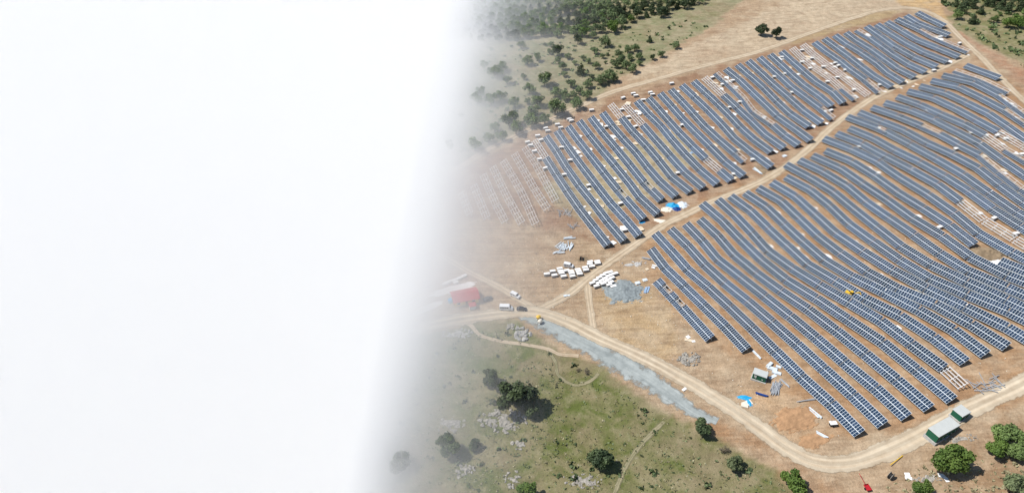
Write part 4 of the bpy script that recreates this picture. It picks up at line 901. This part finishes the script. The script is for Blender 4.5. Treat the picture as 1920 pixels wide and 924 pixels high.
for (x, y, r, m_, lab) in ((1099,694,8,'dry','dark dry shrub beside the curled footpath'),(1085,692,6,'dry','smaller dry shrub left of the dark one'),(903,867,6,'leafdark','small low shrub below the oval tree'),(877,908,6,'leaf','small shrub among the bottom left rocks'),(844,718,5,'leafdark','tiny dark shrub in the whited-out pasture'),(1357,843,11,'dry','grey leafless shrub above the pale bush'),(780,730,5,'leafdark','tiny shrub far left in the mist'),(783,757,5,'leafdark','second tiny shrub far left in the mist'),(1043,745,3,'leafdark','dark spot of scrub right of the biggest tree'),(1202,853,4,'leafdark','dark tuft on the lower right pasture')):
    ptree(x, y, r, 'loose', m_, lab, n=500, cnt=2, name='shrub', sz=.7)
Z4 = lambda x, y: (780+x/2.717, y/2.717)
PL = '825,200,25,d 903,175,20 965,210,28 1060,140,12,d 1190,200,22,c 1288,142,8,d 1325,230,18 1250,275,18 1205,290,16,d 1080,250,22 1115,240,22 1035,270,22 1045,300,25 1020,325,22 1070,330,25 1105,345,25 1090,290,18 1135,285,20 1140,320,15 910,255,20 950,285,14 977,275,8 690,225,16 720,255,30,d 680,262,16 655,225,10 775,285,18 850,295,15 880,310,14 808,318,14 725,305,18 745,335,22 755,375,18 840,355,36,c 917,330,22 965,318,8 895,388,15,d 945,405,28 985,385,33 1010,400,20 790,420,25 878,425,25 655,400,40 550,390,18 485,235,10 535,225,22 385,250,10 455,285,6 570,305,28 620,290,22 530,285,8 400,360,36 440,340,28 345,330,22 465,405,25 580,450,30 570,515,18 620,515,32 710,465,28 755,485,28 805,480,22 830,460,22 875,480,28 820,525,32 710,545,46 600,560,32 590,610,36 655,605,28 485,600,44 500,520,28 430,490,30 380,500,36 310,500,33 330,470,30 400,645,28 510,650,38 300,735,38 370,700,32 440,690,30 230,590,16 170,740,30'
KIND = {'': ('round', 'leafhill', 'green broadleaf tree dotted on the upper left hillside'), 'd': ('round', 'leafdark', 'dark tree dotted on the upper left hillside'), 'c': ('cone', 'leafdark', 'dark conifer standing on the upper left hillside')}
for q in PL.split():
    a = q.split(','); k = a[3] if len(a) > 3 else ''; x, y = Z4(float(a[0]), float(a[1])); kd, m_, lab = KIND[k]
    if k == 'c': lab = 'small dark conifer near the site edge on the hillside' if x > 1150 else 'tall dark conifer in the middle of the upper left hillside'
    ptree(x, y, float(a[2])/2.717*(1.12 if k != 'c' else .85), kd, m_, lab, 'trees dotted on the upper left hillside' if k != 'c' else None, n=1500, cnt=4)
Z5 = lambda x, y: (1240+x/2.717, y/2.717)
for q in '1515,70,25 1540,40,30,d 1590,100,28,c 1630,50,25,d 1700,95,18 1680,140,12 1720,185,8,d 1805,190,8,d 1770,110,28,b 1810,100,26,b 1840,115,25,b 1740,20,28,d 1780,30,30,d 1830,25,30,d 1660,15,20,d 1560,10,28,d 1600,20,25,d 1500,15,22,d 1725,70,10 1690,10,25,d 1860,60,25 1590,-20,30,d 1650,-30,30,d 1720,-25,30,d 1790,-30,30,d 1850,-20,30,d 1530,-30,28,d'.split():
    a = q.split(','); k = a[3] if len(a) > 3 else ''; x, y = Z5(float(a[0]), float(a[1]))
    kd, m_, lab = {'': ('round', 'leaf', 'green tree beyond the perimeter road at top right'), 'd': ('cone', 'leafdark', 'dark pine beyond the perimeter road at top right'), 'c': ('cone', 'leafdark', 'nearest dark pine to the perimeter road at top right'), 'b': ('round', 'leafbright', 'bright green bush beyond the perimeter road at top right')}[k]
    ptree(x, y, float(a[2])/2.717*(.8 if kd == 'cone' else 1), kd, m_, lab, None if k == 'c' else 'trees beyond the road at top right', n=1500, cnt=4)
ptree(1429, 56, 12, 'round', 'leafdark', 'left of two dark trees standing on the bare slope above the field', n=2200, cnt=2)
ptree(1457, 60, 10, 'round', 'leafdark', 'right of two dark trees standing on the bare slope above the field', n=2200, cnt=2, sz=1.2)
# the wood along the top edge
border = [(780,90),(872,81),(986,75),(1037,68),(1093,66),(1111,60),(1148,58),(1196,40),(1258,22),(1310,8),(1340,-8)]
bx_ = [b[0] for b in border]; by_ = [b[1] for b in border]
spots = []
y = -34.0
while y < 92:
    x = 790+rng.uniform(-5, 5)
    while x < 1340:
        yy = y+rng.uniform(-3, 3); lim = float(np.interp(x, bx_, by_))
        if yy < lim-5 and not (x < 900 and yy < 10 and rng.random() < .5): spots.append((yy-.25*lim, x, yy))
        x += rng.uniform(13, 19)
    y += 8.5+y*.02
spots.sort(reverse=True)
rest_v = []; rest_f = []; nb_ = 0
for k_, (q_, x, yy) in enumerate(spots):
    dark = float(vnoise(x+200, yy*2+90, 55)) > .54; cone = dark and rng.random() < .55
    rp_ = rng.uniform(8, 12)*(1.0 if not cone else .75); kd = 'cone' if cone else 'round'; mt_ = 'leafdark' if dark else ('leafhill' if rng.random() < .75 else 'leafbright')
    if k_ < 165 and yy > 0:
        ptree(x, yy, rp_, kd, mt_, ('dark pine' if cone else 'dark green tree' if dark else 'light green broadleaf tree')+' in the wood along the top edge', 'trees of the wood along the top edge', n=1500, cnt=4)
    else:
        p = at(x, yy); r = rp_*(p-Vector((0, 0, CAMZ))).length/FPX/1.05; q = at(x, yy, r); c_ = variants(kd, 'leafhill', 700, 2)[k_ % 2][0]
        A = np.empty(len(c_.vertices)*3); c_.vertices.foreach_get('co', A); A = A.reshape(-1, 3)*r+np.array([q.x, q.y, hz(q.x, q.y)])
        rest_v.append(A); m_ = len(A)//4; rest_f.append(np.arange(nb_, nb_+4*m_).reshape(-1, 4)); nb_ += 4*m_
me_ = bpy.data.meshes.new('woodland'); me_.from_pydata(np.concatenate(rest_v).tolist(), [], np.concatenate(rest_f).tolist()); me_.materials.append(M['leafhill'])
wo_ = bpy.data.objects.new('woodland', me_); C.objects.link(wo_); tag(wo_, 'dense wood running on behind the front trees along the top edge', kind='stuff')
# tufts of grass and scrub in the pastures, loose stones on the bare soil
def inside(pts, px_, py_): return sdist(px_, py_, W2(pts))
def scatter(name, pts, n, mat, label, s0, s1, quads, seed, flat=False, noise_s=14, thr=.5):
    g = np.random.default_rng(seed); P = W2(pts); lo = P.min(0); hi = P.max(0); lo = np.maximum(lo, (-60, 80)); hi = np.minimum(hi, (470, 640))
    q = lo+(hi-lo)*g.random((n*4, 2)); d = sdist(q[:, 0], q[:, 1], P); dens = vnoise(q[:, 0]+seed, q[:, 1], noise_s)
    q = q[(d > 1) & (dens > thr*g.random(len(q))*1.6)][:n]; z = height(q[:, 0], q[:, 1]); m_ = len(q)*quads
    c = np.repeat(np.stack([q[:, 0], q[:, 1], z], 1), quads, 0); sz = np.repeat(g.uniform(s0, s1, len(q))*g.random(len(q))**.5, quads)[:, None]
    c = c+g.normal(size=(m_, 3))*sz*(.55, .55, .25)+np.array([0, 0, 1])*sz*.35
    a_ = g.normal(size=(m_, 3)); a_ /= np.linalg.norm(a_, axis=1)[:, None]; b_ = np.cross(a_, g.normal(size=(m_, 3))); b_ /= np.linalg.norm(b_, axis=1)[:, None]
    k = .5*sz; V = np.stack([c-a_*k-b_*k*.7, c+a_*k-b_*k, c+a_*k*.8+b_*k, c-a_*k+b_*k*.8], 1).reshape(-1, 3)
    me_ = bpy.data.meshes.new(name); me_.from_pydata(V.tolist(), [], np.arange(4*m_).reshape(-1, 4).tolist()); me_.materials.append(M[mat])
    o = bpy.data.objects.new(name, me_); C.objects.link(o); tag(o, label, kind='stuff')
MEADOW = [(640,680),(800,632),(905,612),(975,612),(1050,665),(1120,700),(1200,755),(1290,800),(1350,840),(1430,872),(1520,930),(1540,1000),(600,1000)]
scatter('grass', MEADOW, 1500, 'dryg', 'dry tufts of grass all over the lower pasture', .2, .6, 5, 3)
scatter('grass', MEADOW, 1800, 'leafpale', 'green tufts of grass all over the lower pasture', .2, .65, 5, 4)
scatter('scrub', MEADOW, 110, 'muted', 'low dark scrub dotted over the lower pasture', .4, 1.3, 14, 5)
scatter('scrub', [(860,300),(1000,232),(1100,188),(1190,125),(1300,68),(1340,45),(1290,30),(1100,75),(860,90)], 260, 'leafhill', 'low scrub dotted over the upper hillside', .6, 1.8, 12, 6)
scatter('scrub', [(1620,930),(1700,885),(1790,838),(1920,790),(1960,940)], 150, 'dryg', 'dry weeds on the brown bank at bottom right', .3, .9, 8, 7)
scatter('scrub', [(1750,-20),(1780,40),(1835,75),(1960,160),(1960,-20)], 260, 'leafhill', 'low scrub beyond the perimeter road at top right', .7, 2.4, 12, 8)
scatter('gravel', [(850,420),(1000,440),(1200,470),(1320,640),(1600,830),(1420,790),(1130,630),(1000,575),(860,520)], 500, 'tan', 'loose pale stones strewn over the bare yard', .15, .4, 5, 9)
scatter('gravel', [(1220,480),(1300,400),(1480,320),(1700,180),(1900,200),(1920,690),(1600,800),(1330,640)], 500, 'tan', 'loose pale stones between the rows of the lower field', .15, .4, 5, 10)
# ---------------------------------------------------------------- white mist volume added to whiten the left side
def fade():
    top = lambda y: -5.0+(y-140)*.045
    mb = MB(); mb.hexa([(-1200, 20, -26), (190, 20, -26), (190, 1500, -26), (-1200, 1500, -26), (-1200, 20, top(20)), (190, 20, top(20)), (190, 1500, top(1500)), (-1200, 1500, top(1500))])
    o = mb.build('haze', bpy.data.materials.new('white_fade_volume'))  # scattering volume invented for the white left side, not weather of the valley
    m = o.data.materials[0]; m.use_nodes = True; nt = m.node_tree; nt.nodes.clear(); L = nt.links
    out = nt.nodes.new('ShaderNodeOutputMaterial'); pv = nt.nodes.new('ShaderNodeVolumePrincipled'); L.new(pv.outputs[0], out.inputs['Volume'])
    pv.inputs['Color'].default_value = (1, .999, .992, 1); pv.inputs['Anisotropy'].default_value = -0.3
    geo = nt.nodes.new('ShaderNodeNewGeometry'); sp = nt.nodes.new('ShaderNodeSeparateXYZ'); L.new(geo.outputs['Position'], sp.inputs[0])
    def mth(op, a, b=None, c=None, clamp=False):
        n = nt.nodes.new('ShaderNodeMath'); n.operation = op; n.use_clamp = clamp
        for i, q in enumerate((a, b, c)):
            if q is None: continue
            if isinstance(q, (int, float)): n.inputs[i].default_value = q
            else: L.new(q, n.inputs[i])
        return n.outputs[0]
    X, Y = sp.outputs[0], sp.outputs[1]
    d = mth('ADD', X, 55.0)
    wid = mth('MAXIMUM', mth('MULTIPLY_ADD', Y, .19, 44.0), 30.0)
    t = mth('MINIMUM', mth('MAXIMUM', mth('DIVIDE', d, wid), .0005), 1.0)
    rt = mth('SQRT', t)
    tot = mth('MINIMUM', mth('MULTIPLY', mth('DIVIDE', mth('POWER', mth('SUBTRACT', 1.0, rt), 1.25), rt), .078), .9)
    tot = mth('MINIMUM', mth('MULTIPLY', tot, mth('MULTIPLY_ADD', mth('POWER', mth('SUBTRACT', 1.0, t), 6.0), 2.2, 1.0)), 1.2)
    L.new(tot, pv.inputs['Density'])
    return tag(o, 'white mist volume added to whiten the left half, denser leftwards', kind='stuff')
fade()
bpy.context.view_layer.update()
